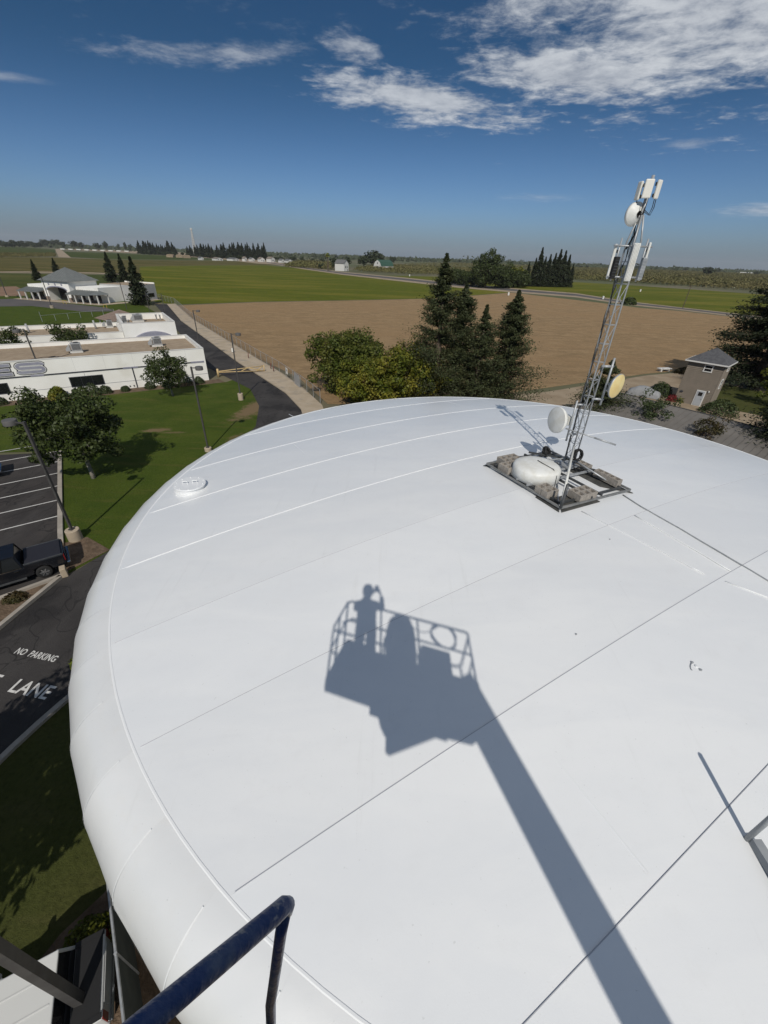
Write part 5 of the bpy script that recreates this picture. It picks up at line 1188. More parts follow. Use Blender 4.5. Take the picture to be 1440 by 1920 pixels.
# ------------------------------------------------------------ pickups
BLKP = pm('black_car_paint', (0.008, 0.009, 0.012), 0.22, spec=0.5); WHTP = pm('white_car_paint', (0.62, 0.62, 0.6), 0.35, spec=0.5)
TYRE = pm('tyre_rubber', (0.02, 0.02, 0.02), 0.85); RIM = pm('rim_alloy', (0.45, 0.45, 0.46), 0.3, metal=0.8); CHROME = pm('chrome', (0.55, 0.56, 0.57), 0.15, metal=1.0)
REDL = pm('tail_light_red', (0.2, 0.008, 0.008), 0.3); VINYL = pm('tonneau_vinyl', (0.022, 0.022, 0.028), 0.55)
def pickup(label, loc, heading, paint, tonneau=True, k=1.0):
    t = thing('pickup_truck', label, 'pickup truck', loc, heading); Lh, Wd = 5.7, 1.96   # nose at +x
    def side(poly, y0, y1, m, nm, bv=0.05, par=None):
        o = MB().extrude(poly, y0, y1).build(nm, m, par or t); return bevel(o, bv, 3) if bv else o
    x0 = -Lh/2
    low = [(x0 + .05, .52), (x0, .62), (x0, 1.24), (x0 + 1.9, 1.26), (x0 + 1.95, 1.10), (x0 + 3.95, 1.12), (x0 + 4.2, 1.18), (x0 + 5.45, 1.06), (x0 + 5.68, .92), (x0 + 5.7, .5), (x0 + 5.4, .42), (x0 + 5.2, .42), (x0 + 5.12, .75), (x0 + 4.75, .9), (x0 + 4.38, .75), (x0 + 4.3, .42), (x0 + 1.62, .42), (x0 + 1.54, .75), (x0 + 1.17, .9), (x0 + .8, .75), (x0 + .72, .48)]
    side(low, -Wd/2, Wd/2, paint, 'body', 0.06)
    cab = MB(); b0, b1_, b2_, b3 = x0 + 1.95, x0 + 2.2, x0 + 3.5, x0 + 4.15
    wl, wt = Wd/2 - .03, Wd/2 - .22
    cab.add([(b0, -wl, 1.1), (b3, -wl, 1.12), (b3, wl, 1.12), (b0, wl, 1.1), (b1_ - .05, -wt, 1.82), (b2_ - .05, -wt, 1.84), (b2_ - .05, wt, 1.84), (b1_ - .05, wt, 1.82)],
            [(0, 3, 2, 1), (4, 5, 6, 7), (0, 1, 5, 4), (2, 3, 7, 6), (1, 2, 6, 5), (3, 0, 4, 7)])
    bevel(cab.build('cab', GLASS, t), .03)
    rf = MB(); rf.box(((b1_ + b2_)/2 - .05, 0, 1.855), (b2_ - b1_ + .1, wt*2 + .06, .07)); rfo = bevel(rf.build('cab_roof', paint, t), .03)
    for s in (-.3, .3): MB().box(((b1_ + b2_)/2 - .05, s, 1.893), (b2_ - b1_ - .1, .035, .012)).build('roof_ridge', paint, rfo)
    for s in (-1, 1):
        for (xa, za), (xb, zb2) in (((b0 + .02, 1.1), (b1_ - .05, 1.84)), ((b3 - .01, 1.12), (b2_ - .05, 1.85)), (((b0 + b3)/2 - .1, 1.12), ((b1_ + b2_)/2 - .1, 1.84))):
            MB().bar((xa, s*(wl + .005), za), (xb, s*(wt + .005), zb2), .09, .05).build('pillar', paint, t)
        MB().box(((b0 + b3)/2, s*(Wd/2 + .003), 1.11), (2.1, .012, .035)).build('belt_trim', CHROME, t)
        for xh in (b0 + .35, (b0 + b3)/2 + .2): MB().box((xh, s*(Wd/2 + .02), .98), (.2, .04, .04)).build('door_handle', CHROME, t)
        MB().box(((b0 + b3)/2, s*(Wd/2 + .06), .42), (2.1, .14, .05)).build('side_step', DARKST, t)
        mr = MB(); mr.box((b3 - .25, s*(Wd/2 + .15), 1.2), (.14, .24, .2)); bevel(mr.build('mirror', paint, t), .04)
        MB().box((x0 + .02, s*(Wd/2 - .1), 1.0), (.06, .18, .4)).build('tail_light', REDL, t)
        MB().box((x0 + 5.62, s*(Wd/2 - .25), .86), (.12, .4, .2)).build('headlight', WHITEP, t)
        for xw in (x0 + 1.17, x0 + 4.75):
            wt_ = MB(); wt_.lathe([(.24, -.12), (.36, -.13), (.4, -.09), (.4, .09), (.36, .13), (.24, .12)], 28, (xw, s*(Wd/2 - .13), .4), (0, s, 0))
            wo = wt_.build('wheel', TYRE, t, smooth=True)
            rm = MB(); rm.lathe([(.25, .10), (.25, .06), (0, .06)], 24, (xw, s*(Wd/2 - .13), .4), (0, s, 0)); rm.build('rim_dish', DARKST, wo)
            rs_ = MB()
            for j in range(6):
                a = 2*math.pi*j/6; rs_.bar((xw, s*(Wd/2 - .03), .4), (xw + .24*math.cos(a), s*(Wd/2 - .03), .4 + .24*math.sin(a)), .05, .02, (0, 1, 0))
            rs_.build('rim', RIM, wo)
    if tonneau:
        MB().box((x0 + .98, 0, 1.262), (1.72, Wd - .24, .03)).build('bed_cover', VINYL, t)
        for s in (-1, 1): MB().box((x0 + .98, s*(Wd/2 - .07), 1.265), (1.84, .1, .03)).build('bed_rail', DARKST, t)
    else:
        MB().box((x0 + 1.0, 0, 1.262), (1.7, Wd - .26, .015)).build('shaded_bed_sheet', BLACKR, t)  # flat black sheet stands in for the shade inside the open bed
        for s in (-1, 1): MB().box((x0 + .98, s*(Wd/2 - .07), 1.265), (1.84, .13, .03)).build('bed_rail', BLACKR, t)  # black strips carry that shade over the white bed sides
    MB().box((x0 - .02, 0, .98), (.03, 1.3, .42)).build('tailgate', paint, t)
    bp = MB(); bp.box((x0 - .1, 0, .58), (.2, Wd - .06, .16)); bevel(bp.build('rear_bumper', CHROME, t), .04)
    bp = MB(); bp.box((x0 + 5.74, 0, .6), (.16, Wd - .08, .24)); bevel(bp.build('front_bumper', DARKST, t), .05)
    MB().box((x0 + 5.7, 0, .88), (.04, 1.1, .22)).build('grille', DARKST, t); return t
hd_t = math.atan2(-.62, -.79)
pickup('black pickup truck backed up to the planter, with dark bed cover', Vector((-19.55, 20.0, 0.05)) + Vector((-.79, -.62, 0))*2.95, hd_t, BLKP)
vr = G(44, 1886, 1.82); ga_, gb2 = G(20, 1893, 1.86), G(100, 1848, 1.86); dvv = (ga_ - gb2).normalized()
hw = math.atan2(dvv.y, dvv.x)
wp = pickup('white pickup truck parked under the dark lamp pole below the tank', Vector((vr.x, vr.y, 0.055)), hw, WHTP, False); wp.scale = (0.85, 0.9, 0.98)
def shorten_bed(o, xb=-0.92, k=0.42):
    for ch in o.children_recursive:
        me = ch.data; c_ = sum(v.co.x for v in me.vertices)/len(me.vertices)
        wheel = ch.name.startswith(('wheel', 'rim'))
        for v in me.vertices:
            if wheel:
                if c_ < xb: v.co.x += (xb + (c_ - xb)*k) - c_ + .12
            elif v.co.x < xb: v.co.x = xb + (v.co.x - xb)*k
shorten_bed(wp)
pickup('dark pickup truck hidden behind the leafy parking lot tree', Vector((-31.2, 32.4, 0.05)) + sdn*5.0, hd_t, BLKP)
# mailbox shaped stub at the planter corner
MB_ = MB(); MB_.box((0, 0, .3), (.3, .5, .6), R(38)); o = tag(bevel(MB_.build('kerb_end_block', CONC), .03), 'short concrete block ending the kerb by the black pickup', 'concrete block'); o.location = (-19.05, 18.7, 0.05)
# dark screened fence at the foot of the tank
sf0, sf1 = G(204, 1675, 2.0), G(233, 1925, 2.0); sf0.z = sf1.z = 0
sf0 = sf0 + (sf0 - sf1)*0.25; sf1 = sf1 + (sf1 - sf0)*0.8
scf = thing('screened_fence', 'tall dark screened fence at the foot of the tank', 'fence', sf0)
f0, f1 = Vector((0, 0, 0)), sf1 - sf0; SCRN = pm('screen_fabric', (.04, .047, .045), .9, (.052, .06, .056), 2)
MB().bar(f0 + Vector((0, 0, 1.0)), f1 + Vector((0, 0, 1.0)), .02, 1.9).build('screen', SCRN, scf)
MB().tube([f0 + Vector((0, 0, 2.0)), f1 + Vector((0, 0, 2.0))], .035, 6).build('top_rail', GALV, scf)
for i in range(4):
    p = f0.lerp(f1, i/3); MB().tube([p, p + Vector((0, 0, 2.05))], .04, 6).build('fence_post', GALV, scf)

# ------------------------------------------------------------ tank house, long metal roof, covered car
SIDING = pm('taupe_siding', (0.2, 0.17, 0.135), 0.85, (0.225, 0.19, 0.152), 1.0); SHING = pm('dark_shingle', (0.075, 0.075, 0.08), 0.95, (0.1, 0.1, 0.105), 3, bump=0.4, bscale=14); TRIMW = pm('white_trim', (0.66, 0.65, 0.62), 0.6)
aH = math.atan2(-.72, .69); th_ = thing('tank_house', 'tall narrow taupe sided tower house with dark hip roof', 'tower house', (42.6, 61.9, 0), aH)
Ws, Hs = 4.3, 5.9
wm = MB(); zz = 0.0; nrow = 26
for i in range(nrow):
    z0, z1 = Hs*i/nrow, Hs*(i + 1)/nrow
    for (p, q, nx, ny) in (((0, 0), (Ws, 0), 0, -1), ((Ws, 0), (Ws, Ws), 1, 0), ((Ws, Ws), (0, Ws), 0, 1), ((0, Ws), (0, 0), -1, 0)):
        o_ = .055
        wm.add([(p[0] + nx*o_, p[1] + ny*o_, z0), (q[0] + nx*o_, q[1] + ny*o_, z0), (q[0], q[1], z1), (p[0], p[1], z1), (p[0], p[1], z0), (q[0], q[1], z0)], [(0, 1, 2, 3), (4, 5, 1, 0)])
wm.build('wall_siding', SIDING, th_)
ov = .45; rf = MB(); pyramid_roof(rf, (Ws/2, Ws/2), Ws/2, Ws/2, Hs, Hs + 1.75, ov); rf.build('roof', SHING, th_)
fa = MB()
for (p, q) in (((-ov, -ov), (Ws + ov, -ov)), ((Ws + ov, -ov), (Ws + ov, Ws + ov)), ((-ov, Ws + ov), (-ov, -ov))): fa.bar((p[0], p[1], Hs - .06), (q[0], q[1], Hs - .06), .05, .17)
fa.build('fascia', TRIMW, th_)
def house_window(t, c, wd, h, face='y', m=TRIMW):
    x, y, z = c
    def s(a, b_): return (a, b_) if face == 'y' else (b_, a)
    f_ = MB()
    for dx, dz, w2, h2 in ((0, h/2, wd + .2, .12), (0, -h/2, wd + .2, .12), (-wd/2, 0, .12, h - .13), (wd/2, 0, .12, h - .13), (0, 0, wd - .13, .07)):
        d = (w2, .1, h2) if face == 'y' else (.1, w2, h2); f_.box((x + (dx if face == 'y' else 0), y + (dx if face != 'y' else 0), z + dz), d)
    wo = f_.build('window', m, t)
    d = (wd - .12, .05, h - .13) if face == 'y' else (.05, wd - .12, h - .13); MB().box((x, y, z), d).build('pane', GLASS, wo); return wo
house_window(th_, (2.55, -.06, 5.15), .95, .85)
house_window(th_, (Ws + .06, 2.6, 5.2), .8, .8, 'x'); house_window(th_, (Ws + .06, 2.0, 3.1), .9, 1.2, 'x')
dr = MB(); dr.box((2.9, -.06, 1.1), (1.15, .1, 2.2)); dr = dr.build('door', TRIMW, th_)
MB().box((2.9, -.12, 1.1), (.92, .05, 2.0)).build('door_leaf', pm('grey_white_door', (.4, .42, .44), .5), dr); MB().box((2.9, -.15, 1.7), (.5, .03, .5)).build('pane', GLASS, dr); MB().box((3.25, -.17, 1.05), (.06, .06, .12)).build('handle', CHROME, dr)
MB().lathe([(0, 0), (.09, .02), (.09, .2), (0, .22)], 10, (3.75, -.12, 2.1)).build('wall_light', TRIMW, th_)
MB().box((.55, -.1, 1.6), (.35, .06, .22)).build('wall_ornament', DKTRIM, th_)
# long low standing seam roof
ra, rb = Vector((27.4, 53.6, 0)), Vector((44.0, 32.1, 0)); dR = (rb - ra).normalized(); pR = Vector((-dR.y, dR.x, 0)); 
if pR.y < 0: pR = -pR
MROOF = pm('grey_metal_roof', (0.15, 0.138, 0.124), 0.6, (0.175, 0.161, 0.145), 0.6, metal=0.05)
sd_ = thing('metal_roofed_shed', 'long low shed with grey standing seam metal roof right of the tank', 'shed', ra)
LN = (rb - ra).length; zr = 3.5
def sp(u, v_, z): return dR*u + pR*v_ + Vector((0, 0, z))
near, far = -6.5, 1.6
rf = MB(); rf.add([sp(0, 0, zr), sp(LN, 0, zr), sp(LN, near, zr - 1.25), sp(0, near, zr - 1.25), sp(0, 0, zr - .08), sp(LN, 0, zr - .08), sp(LN, near, zr - 1.33), sp(0, near, zr - 1.33)], [(0, 1, 2, 3), (4, 7, 6, 5), (3, 2, 6, 7), (0, 3, 7, 4), (1, 5, 6, 2)])
rf.build('roof', MROOF, sd_)
rf = MB(); rf.add([sp(0, .03, zr - .05), sp(LN, .03, zr - .05), sp(LN, far, zr - .4), sp(0, far, zr - .4), sp(0, far, zr - .5), sp(LN, far, zr - .5)], [(0, 3, 2, 1), (3, 4, 5, 2)]); rf.build('rear_roof', MROOF, sd_)
MB().bar(sp(0, .01, zr + .03), sp(LN, .01, zr + .03), .12, .07).build('ridge_cap', DARKST, sd_)
for k in range(int(LN/.6)):
    u = .3 + .6*k; MB().bar(sp(u, -.1, zr + .01), sp(u, near, zr - 1.22), .035, .05).build('standing_seam', MROOF, sd_)
wl_ = MB(); wl_.add([sp(0.2, near + .4, 0), sp(LN - .2, near + .4, 0), sp(LN - .2, far - .3, 0), sp(.2, far - .3, 0), sp(.2, near + .4, zr - 1.3), sp(LN - .2, near + .4, zr - 1.3), sp(LN - .2, far - .3, zr - .55), sp(.2, far - .3, zr - .55)], [(0, 1, 5, 4), (1, 2, 6, 5), (2, 3, 7, 6), (3, 0, 4, 7)]); wl_.build('wall', SIDING, sd_)
# covered car
ccp = G(1206, 742); CLOTHG = pm('grey_car_cover', (0.24, 0.245, 0.25), 0.8, (0.29, 0.295, 0.3), 2, bump=0.3, bscale=5)
cc = MB(); prof = [(-2.2, .25), (-2.15, .75), (-1.7, .95), (-1.0, 1.35), (-.3, 1.45), (.5, 1.4), (1.1, 1.05), (1.9, .9), (2.15, .65), (2.2, .25)]
V = []; nb = 12
for x, z in prof:
    for j in range(nb + 1):
        a = math.pi*j/nb; rr = 1 + .03*math.sin(5*x + 7*a); V.append((x, .98*math.cos(a)**1 * (1 if abs(math.cos(a)) < .6 else 1.0)*rr, max(.05, .05 + (z - .05)*math.sin(a)**.45*rr)))
cc.add(V, [(i*(nb + 1) + j, (i + 1)*(nb + 1) + j, (i + 1)*(nb + 1) + j + 1, i*(nb + 1) + j + 1) for i in range(len(prof) - 1) for j in range(nb)])
cc.add(V[:nb + 1], [tuple(range(nb + 1))]); cc.add(V[-nb - 1:], [tuple(range(nb, -1, -1))])
o = tag(cc.build('covered_car', CLOTHG, smooth=True), 'car under a wrinkled grey cover beyond the metal roof', 'covered car'); o.location = ccp; o.rotation_euler = (0, 0, R(-38))
tb = thing('stone_bench', 'pale stone slab bench on the field edge near the tower house', 'bench', G(1244, 696), R(15))
MB().box((0, 0, .5), (2.6, 1.0, .16)).build('slab', TRIMW, tb)
for s in (-.9, .9): MB().box((s, 0, .21), (.3, .8, .42)).build('foot', STUCP, tb)
# ------------------------------------------------------------ near trees and shrubs
def HT(base, top):
    B = G(*base); r = ray(*top); k = math.hypot(B.x, B.y)/math.hypot(r.x, r.y); return CAM_H + r.z*k
broad_tree('leafy_tree', 'dark leafy tree at the corner of the parking lot', G(176, 897), 7.5, 3.3, 2.0, LEAF_DARK, 11, 0.25, 95, 140, crad=0.75, irregular=0.4, bark='pale_bark', lean=(-0.6, 0.1))
broad_tree('leafy_tree', 'small leafy tree on the lawn before the right end of the school wall', G(325, 743), 5.6, 2.2, 1.7, LEAF_DARK, 12, 0.24, 60, 110, crad=1.1, irregular=0.45, bark='pale_bark', lean=(-0.3, 0))
broad_tree('leafy_tree', 'dark round tree in the courtyard behind the front school roof', L(-16.4, 15.8), 6.7, 2.9, 1.5, LEAF_DARK, 13, 0.26, 60, 100)
broad_tree('leafy_tree', 'dark round courtyard tree cut by the left frame edge', L(-23.6, 15.4), 6.3, 2.6, 1.5, LEAF_DARK, 14, 0.26, 55, 95)
broad_tree('broad_tree', 'round green bush-like tree with brown patches beside the drive', Vector((-6.0, 60.5, 0)), 8.2, 5.2, 0.8, LEAF_MID, 15, 0.32, 170, 150, crad=0.85, irregular=0.16)
broad_tree('broad_tree', 'yellowing round tree next to the tall redwoods', Vector((2.6, 56.6, 0)), 7.2, 4.7, 0.7, LEAF_YEL, 16, 0.32, 150, 150, crad=0.85, irregular=0.22)
broad_tree('broad_tree', 'low yellow-green tree between the two round trees', Vector((-2.6, 53.6, 0)), 5.6, 3.8, 0.6, LEAF_YEL, 17, 0.30, 100, 140, crad=0.85, irregular=0.25)
def by_top(px_, py_, Yd):
    r = ray(px_, py_); k = Yd/r.y; return Vector((r.x*k, Yd, 0)), CAM_H + r.z*k
(T1, H1), (T2, H2), (T3, H3), (T4, H4), (T5, H5) = by_top(838, 476, 55.5), by_top(876, 532, 57), by_top(914, 572, 54.5), by_top(974, 545, 55), by_top(1150, 676, 49.5)
T6, H6 = Vector((62.0, 72, 0)), 20.5
RW = dict(mat=NEEDLE, branches=240, per=170, leaf=0.24, asp=.45, spray=.085, droop=.12, upturn=.3)
conifer('redwood_tree', 'tallest redwood with a pointed top behind the tank', T1, H1, 5.4, 21, power=0.85, ragged=0.55, bulge=0.2, **RW)
conifer('redwood_tree', 'second redwood crowding the right side of the tallest one', T2, H2, 4.4, 22, power=0.75, ragged=0.6, bulge=0.2, **RW)
conifer('redwood_tree', 'short thin-topped redwood in the middle of the group', T3, H3, 4.2, 23, power=1.0, ragged=0.4, mat=NEEDLE, branches=180, per=140, leaf=0.24, asp=.45, spray=.085, droop=.1, upturn=.3)
conifer('redwood_tree', 'broad redwood at the right end of the group', T4, H4, 4.9, 24, power=0.8, ragged=0.55, bulge=0.2, **RW)
conifer('redwood_tree', 'small redwood behind the yellowed dish', T5, H5, 3.7, 25, power=0.75, ragged=0.45, mat=NEEDLE, branches=130, per=130, leaf=0.24, asp=.45, spray=.09, droop=.1, upturn=.3)
conifer('cedar_tree', 'huge dark conifer filling the right frame edge', T6, H6, 9.8, 26, NEEDLE_DARK, power=0.7, branches=190, per=360, leaf=0.4, asp=.45, spray=.055, droop=0.06, upturn=0.02, ragged=0.3, bulge=0.2, base=0.05)
conifer('cedar_tree', 'lower dark conifer in front of the shed at the right edge', Vector((38.6, 38.6, 0)), 10.5, 4.6, 27, NEEDLE_DARK, power=0.7, branches=170, per=130, leaf=0.28, ragged=0.45, spray=.1)
broad_tree('young_tree', 'thin grey-green young tree before the shed roof, left one', Vector((29.6, 45.4, 0)), 5.6, 1.7, 1.2, LEAF_HEDGE, 31, 0.2, 34, 70, crad=1.0, irregular=0.5)
broad_tree('young_tree', 'bronze-leaved young tree before the shed roof, right one', Vector((32.4, 40.0, 0)), 5.2, 1.6, 1.2, LEAF_RED, 32, 0.18, 30, 60, crad=1.0, irregular=0.5)
broad_tree('garden_tree', 'brownish garden tree between the tower house and the dark conifer', Vector((56.0, 60.5, 0)), 5.6, 2.6, .8, LEAF_YEL, 33, 0.28, 40, 80)
def shrub(name, label, loc, rx, rz2, seed, mat=LEAF_HEDGE, n=1500, leaf=0.13, group=None, ry=None):
    q = np.random.default_rng(seed); t = thing(name, label, 'shrub', loc, 0, group)
    D = q.normal(size=(n, 3)); D /= np.linalg.norm(D, axis=1)[:, None]; D[:, 2] = np.abs(D[:, 2])*1.3 - 0.3
    P_ = D*(0.72 + 0.3*q.random(n))[:, None]*np.array([rx, ry or rx, rz2]) * (1 + .12*np.sin(4*D[:, :1] + seed)); P_[:, 2] = np.maximum(P_[:, 2] + rz2*.3, .03)
    link('foliage', leaf_mesh('foliage', P_, leaf*(.6 + .8*q.random(n)), mat, .6, D, .7, rs=q), t)
    st = MB()
    for k in range(5): st.tube([(0, 0, -.05), (.4*rx*math.cos(k*1.3), .4*rx*math.sin(k*1.3), rz2*.7)], [.04, .015], 5)
    st.build('stem', MAT['bark'], t); return t
for i, (x, r_, h_, lb) in enumerate(((-16.9, .62, .75, 'small round shrub left of the school bed group'), (-15.0, .95, 1.15, 'largest clipped shrub under the school window'), (-13.6, .75, .85, 'clipped shrub just right of the largest one'),
                         (-11.3, .55, .6, 'small round shrub left of the downpipe'), (-8.2, .75, .8, 'clipped shrub right of the downpipe'), (-5.9, .9, .6, 'low dark shrub shaded by the small lawn tree'), (-3.6, 1.15, 1.2, 'big dark shrub behind the lawn lamp'), (-1.6, .75, .75, 'end shrub at the right corner of the school wall'), (-24.8, .8, .8, 'dark shrub at the left frame edge of the school bed'))):
    shrub('clipped_shrub', lb, L(x, -1.15), r_, h_, 40 + i, group='clipped shrubs along the school wall')
shrub('grass_tuft', 'yellow-green ornamental grass clump at the lamp before the school wall', L(-19.0, -1.2), 1.1, 1.1, 51, LEAF_YEL, 1400, .3)
shrub('shrub', 'leafy shrub at the left edge beside the black pickup', Vector((-22.9, 15.3, 0)), 1.2, 1.5, 52, LEAF_MID, 1500, .2)
shrub('shrub', 'low red-tinged ground plants in the kerbed planter', Vector((-20.4, 16.6, .05)), .7, .25, 53, LEAF_RED, 500, .14, ry=.5)
shrub('shrub', 'sparse plants at the left end of the kerbed planter', Vector((-21.4, 14.2, .05)), .9, .35, 54, LEAF_MID, 500, .14)
for i, (x, y, h_, lb) in enumerate(((-13.35, 15.6, 3.4, 'young tree poking out at the tank edge beside the drive'), (-12.1, 11.9, 3.0, 'yellowing young tree at the tank edge right of the lettering'))):
    broad_tree('young_tree', lb, Vector((x, y, 0)), h_, .85, .7, LEAF_YEL if i else LEAF_MID, 60 + i, .16, 22, 55, crad=1.1, irregular=.6)
shrub('shrub', 'sunlit yellow-green bush by the screened fence', G(186, 1778), .75, 1.0, 62, LEAF_YEL, 1500, .11)
shrub('shrub', 'tan dry bush behind the lamp pole at the bottom', G(178, 1905), .5, .5, 63, LEAF_RED, 500, .12)
broad_tree('leafy_tree', 'big leafy tree out to the left that shades the lower lawn', Vector((-12.9, 0.3, 0)), 8.8, 3.6, 4.6, LEAF_DARK, 64, .34, 90, 90)
broad_tree('leafy_tree', 'tree on the verge that shades the kerb of the drive', Vector((-20.6, 1.5, 0)), 7.4, 2.6, 2.0, LEAF_DARK, 65, .34, 60, 80)
shrub('shrub', 'dark shrub beside the covered car', G(1238, 742), 1.5, 1.6, 66, LEAF_HEDGE, 1600, .22)
shrub('shrub', 'yellow-green shrub at the foot of the tower house', G(1276, 752), 1.1, .9, 67, LEAF_YEL, 900, .2)
shrub('shrub', 'small red-leaved shrub by the tower house corner', G(1258, 752), .6, .8, 68, pm('red_leaf', (.16, .02, .02), .6, island=.6), 500, .2)
shrub('shrub', 'dark shrubs in the shade right of the tower house', G(1345, 775), 2.2, 1.4, 69, LEAF_HEDGE, 1500, .25)
shrub('shrub', 'broad dark shrub on the garden lawn under the dark conifer', Vector((55.0, 56.0, 0)), 2.6, 1.8, 72, LEAF_HEDGE, 1800, .3)
shrub('shrub', 'tall dark hedge behind the end of the metal roof', Vector((50.5, 49.0, 0)), 3.2, 2.6, 73, LEAF_DARK, 1800, .3)
shrub('shrub', 'black-green bush on the verge of the farm road', G(1178, 571), 4.0, 2.4, 70, LEAF_DARK, 900, .8)
shrub('shrub', 'dry brush along the field edge behind the tower house', G(1285, 700), 2.6, .8, 71, LEAF_RED, 900, .3, ry=1.2)
tag(MB().sheet([G(1330, 770), G(1440, 800), G(1500, 870), G(1420, 800), G(1360, 760), G(1430, 740), G(1460, 780)][:0] or [Vector((47, 60, 0)), Vector((58, 50, 0)), Vector((66, 62, 0)), Vector((58, 74, 0)), Vector((52, 70, 0))], 0.03).build('garden_lawn', LAWN2), kind='structure')  # the trees' shade is put into this lawn's colour

# ------------------------------------------------------------ conifers round the hall
VC = [conifer_parts(12.0, 3.1, 80 + i, NEEDLE_DARK, branches=150, per=44, leaf=0.6, asp=.6, power=1.0, ragged=0.25, droop=.3) for i in range(3)]
def scaled_conifer(label, loc, h, wide, i, group=None, name='conifer_tree'):
    t = thing(name, label, 'tree', loc, random.random()*6, group); t.scale = (h*wide/12, h*wide/12, h/12)
    link('trunk', VC[i % 3][0], t); link('crown', VC[i % 3][1], t); return t
random.seed(4)
for base, top, wd, lb in (((72, 527), (62, 487), 1.0, 'dark conifer left of the hall roof'), ((110, 521), (98, 484), 1.1, 'dark conifer behind the hall roof'), ((212, 530), (190, 473), 1.05, 'tall dark conifer right behind the hall roof'),
                          ((236, 532), (222, 476), .9, 'middle dark conifer right of the hall'), ((265, 572), (241, 482), 1.0, 'big dark conifer at the right end of the hall')):
    scaled_conifer(lb, G(*base), HT(base, top), wd, hash(lb) % 3 if False else len(lb) % 3)

# ------------------------------------------------------------ far trees
def far_broad(seed, tall=1.0):
    q = np.random.default_rng(seed); c = 16
    D = q.normal(size=(c, 3)); D /= np.linalg.norm(D, axis=1)[:, None]
    C = D*(.3 + .5*q.random(c))[:, None]*np.array([.42, .42, .36*tall]); C[:, 2] += .55
    Pt, N = clump_points(q, C, np.full(c, .2), 34)
    return leaf_mesh('crown', Pt, .12, FAR_LEAF, .8, N + np.array([0, 0, .4]), .5, rs=q)
FB = [far_broad(90 + i) for i in range(4)]
ftm = MB(); ftm.tube([(0, 0, 0), (0, 0, .5)], [.035, .02], 5); FTR = ftm.mesh('trunk', MAT['bark'])
def far_tree(label, loc, h, wide, i, group):
    t = thing('far_tree', label, 'tree', loc, random.random()*6, group); t.scale = (h*wide, h*wide, h)
    link('trunk', FTR, t); link('crown', FB[i % 4], t); return t
def lerp_y(x, tab):
    for (x0, y0), (x1, y1) in zip(tab[:-1], tab[1:]):
        if x0 <= x <= x1: return y0 + (y1 - y0)*(x - x0)/(x1 - x0)
    return tab[-1][1]
CT = [(255, 476.5), (330, 479.5), (400, 484), (500, 488.5)]
for k in range(62):
    x = 262 + 236*(k + random.random()*.8)/62; yb = lerp_y(x, CT) - random.random()*1.2
    if 335 < x < 352: continue
    p = G(x, yb); hh = (p.y*.85)/FPX*random.uniform(14, 24)*(1.15 if x > 415 else .95)
    scaled_conifer('dark pointed conifer in the far row beyond the green field', p, hh, random.uniform(.85, 1.2), k, 'far conifer row', 'far_conifer')
random.seed(9)
def far_at(x, yb, hp, wide, group, label):
    p = G(x, yb); far_tree(label, p, p.y*.86/FPX*hp, wide, random.randrange(4), group)
for x in range(-20, 118, 7): far_at(x + random.uniform(-3, 3), 464 + random.uniform(-1.5, 1.5) + x*.012, random.uniform(9, 15), random.uniform(1.2, 1.7), 'hazy far trees at the left', 'hazy far tree in the line at the left horizon')
for x, yb, hp, wd in ((5, 463, 12, 1.6), (122, 467, 13, .8), (140, 467.5, 15, 1.3), (153, 468, 13, 1.1), (185, 469.5, 13, 1.4), (200, 470, 17, .8), (224, 471, 13, .6), (237, 471.5, 16, .5), (246, 472, 14, .6), (262, 473, 13, .9)):
    far_at(x, yb, hp, wd, 'loose far trees left of the conifer row', 'rounded far tree standing loose left of the conifer row' if wd > 1 else 'narrow far tree standing loose left of the conifer row')
for x in range(270, 500, 9): far_at(x + random.uniform(-3, 3), lerp_y(max(256, x), CT) + random.uniform(0.2, 1.5), random.uniform(5, 9), random.uniform(1.0, 1.7), 'low trees before the conifer row', 'low round tree in front of the far conifer row')
for x in range(500, 620, 6): far_at(x + random.uniform(-2, 2), 487.5 + (x - 500)*.08 + random.uniform(-1, 1.5), random.uniform(6, 11), random.uniform(1, 1.6), 'trees among the far houses', 'round tree among the far white houses')
for x, yb, hp, wd, lb in ((603, 505, 12, 1.2, 'dark low tree left of the palm'), (626, 506, 22, .9, 'dark tree just right of the palm'), (652, 503, 20, 1.2, 'round dark tree behind the white farmhouse'), (682, 502, 22, 1.2, 'left big tree behind the barn'), (697, 502, 30, 1.3, 'tallest broad tree behind the barn'), (710, 501, 24, 1.1, 'right broad tree behind the barn'), (733, 496, 14, .6, 'left narrow tree right of the barn'), (739, 496, 15, .6, 'right narrow tree right of the barn'),
                          (1325, 518, 16, 1.9, 'wide dark tree in the orchard at the right'), (1416, 517, 8, 1.5, 'low dark tree near the right frame edge')):
    far_at(x, yb, hp, wd, None, lb)
q = np.random.default_rng(15); Pt = []
for x in np.arange(500, 1470, 2.2):
    x += q.uniform(-3, 3); yb = (484.5 + (x - 520)*.0215 if x < 1060 else 498.5 + (x - 1060)*.04) + q.uniform(-1, 2)
    p = G(x, yb); h_ = p.y*.86/FPX*q.uniform(1.5, 6.5)*(1.6 if q.random() < .12 else 1); w_ = h_*q.uniform(.4, 1.4)
    Pt += [(p.x + q.normal()*w_*.4, p.y + q.normal()*w_*.4, h_*q.uniform(.15, .9), h_*.5) for _ in range(14)]
Pt = np.array(Pt)
tag(link('distant_treeline', leaf_mesh('distant_treeline', Pt[:, :3], Pt[:, 3], FAR_LEAF, .7, np.array([0, -.4, .5]), .5, rs=q)), kind='stuff')
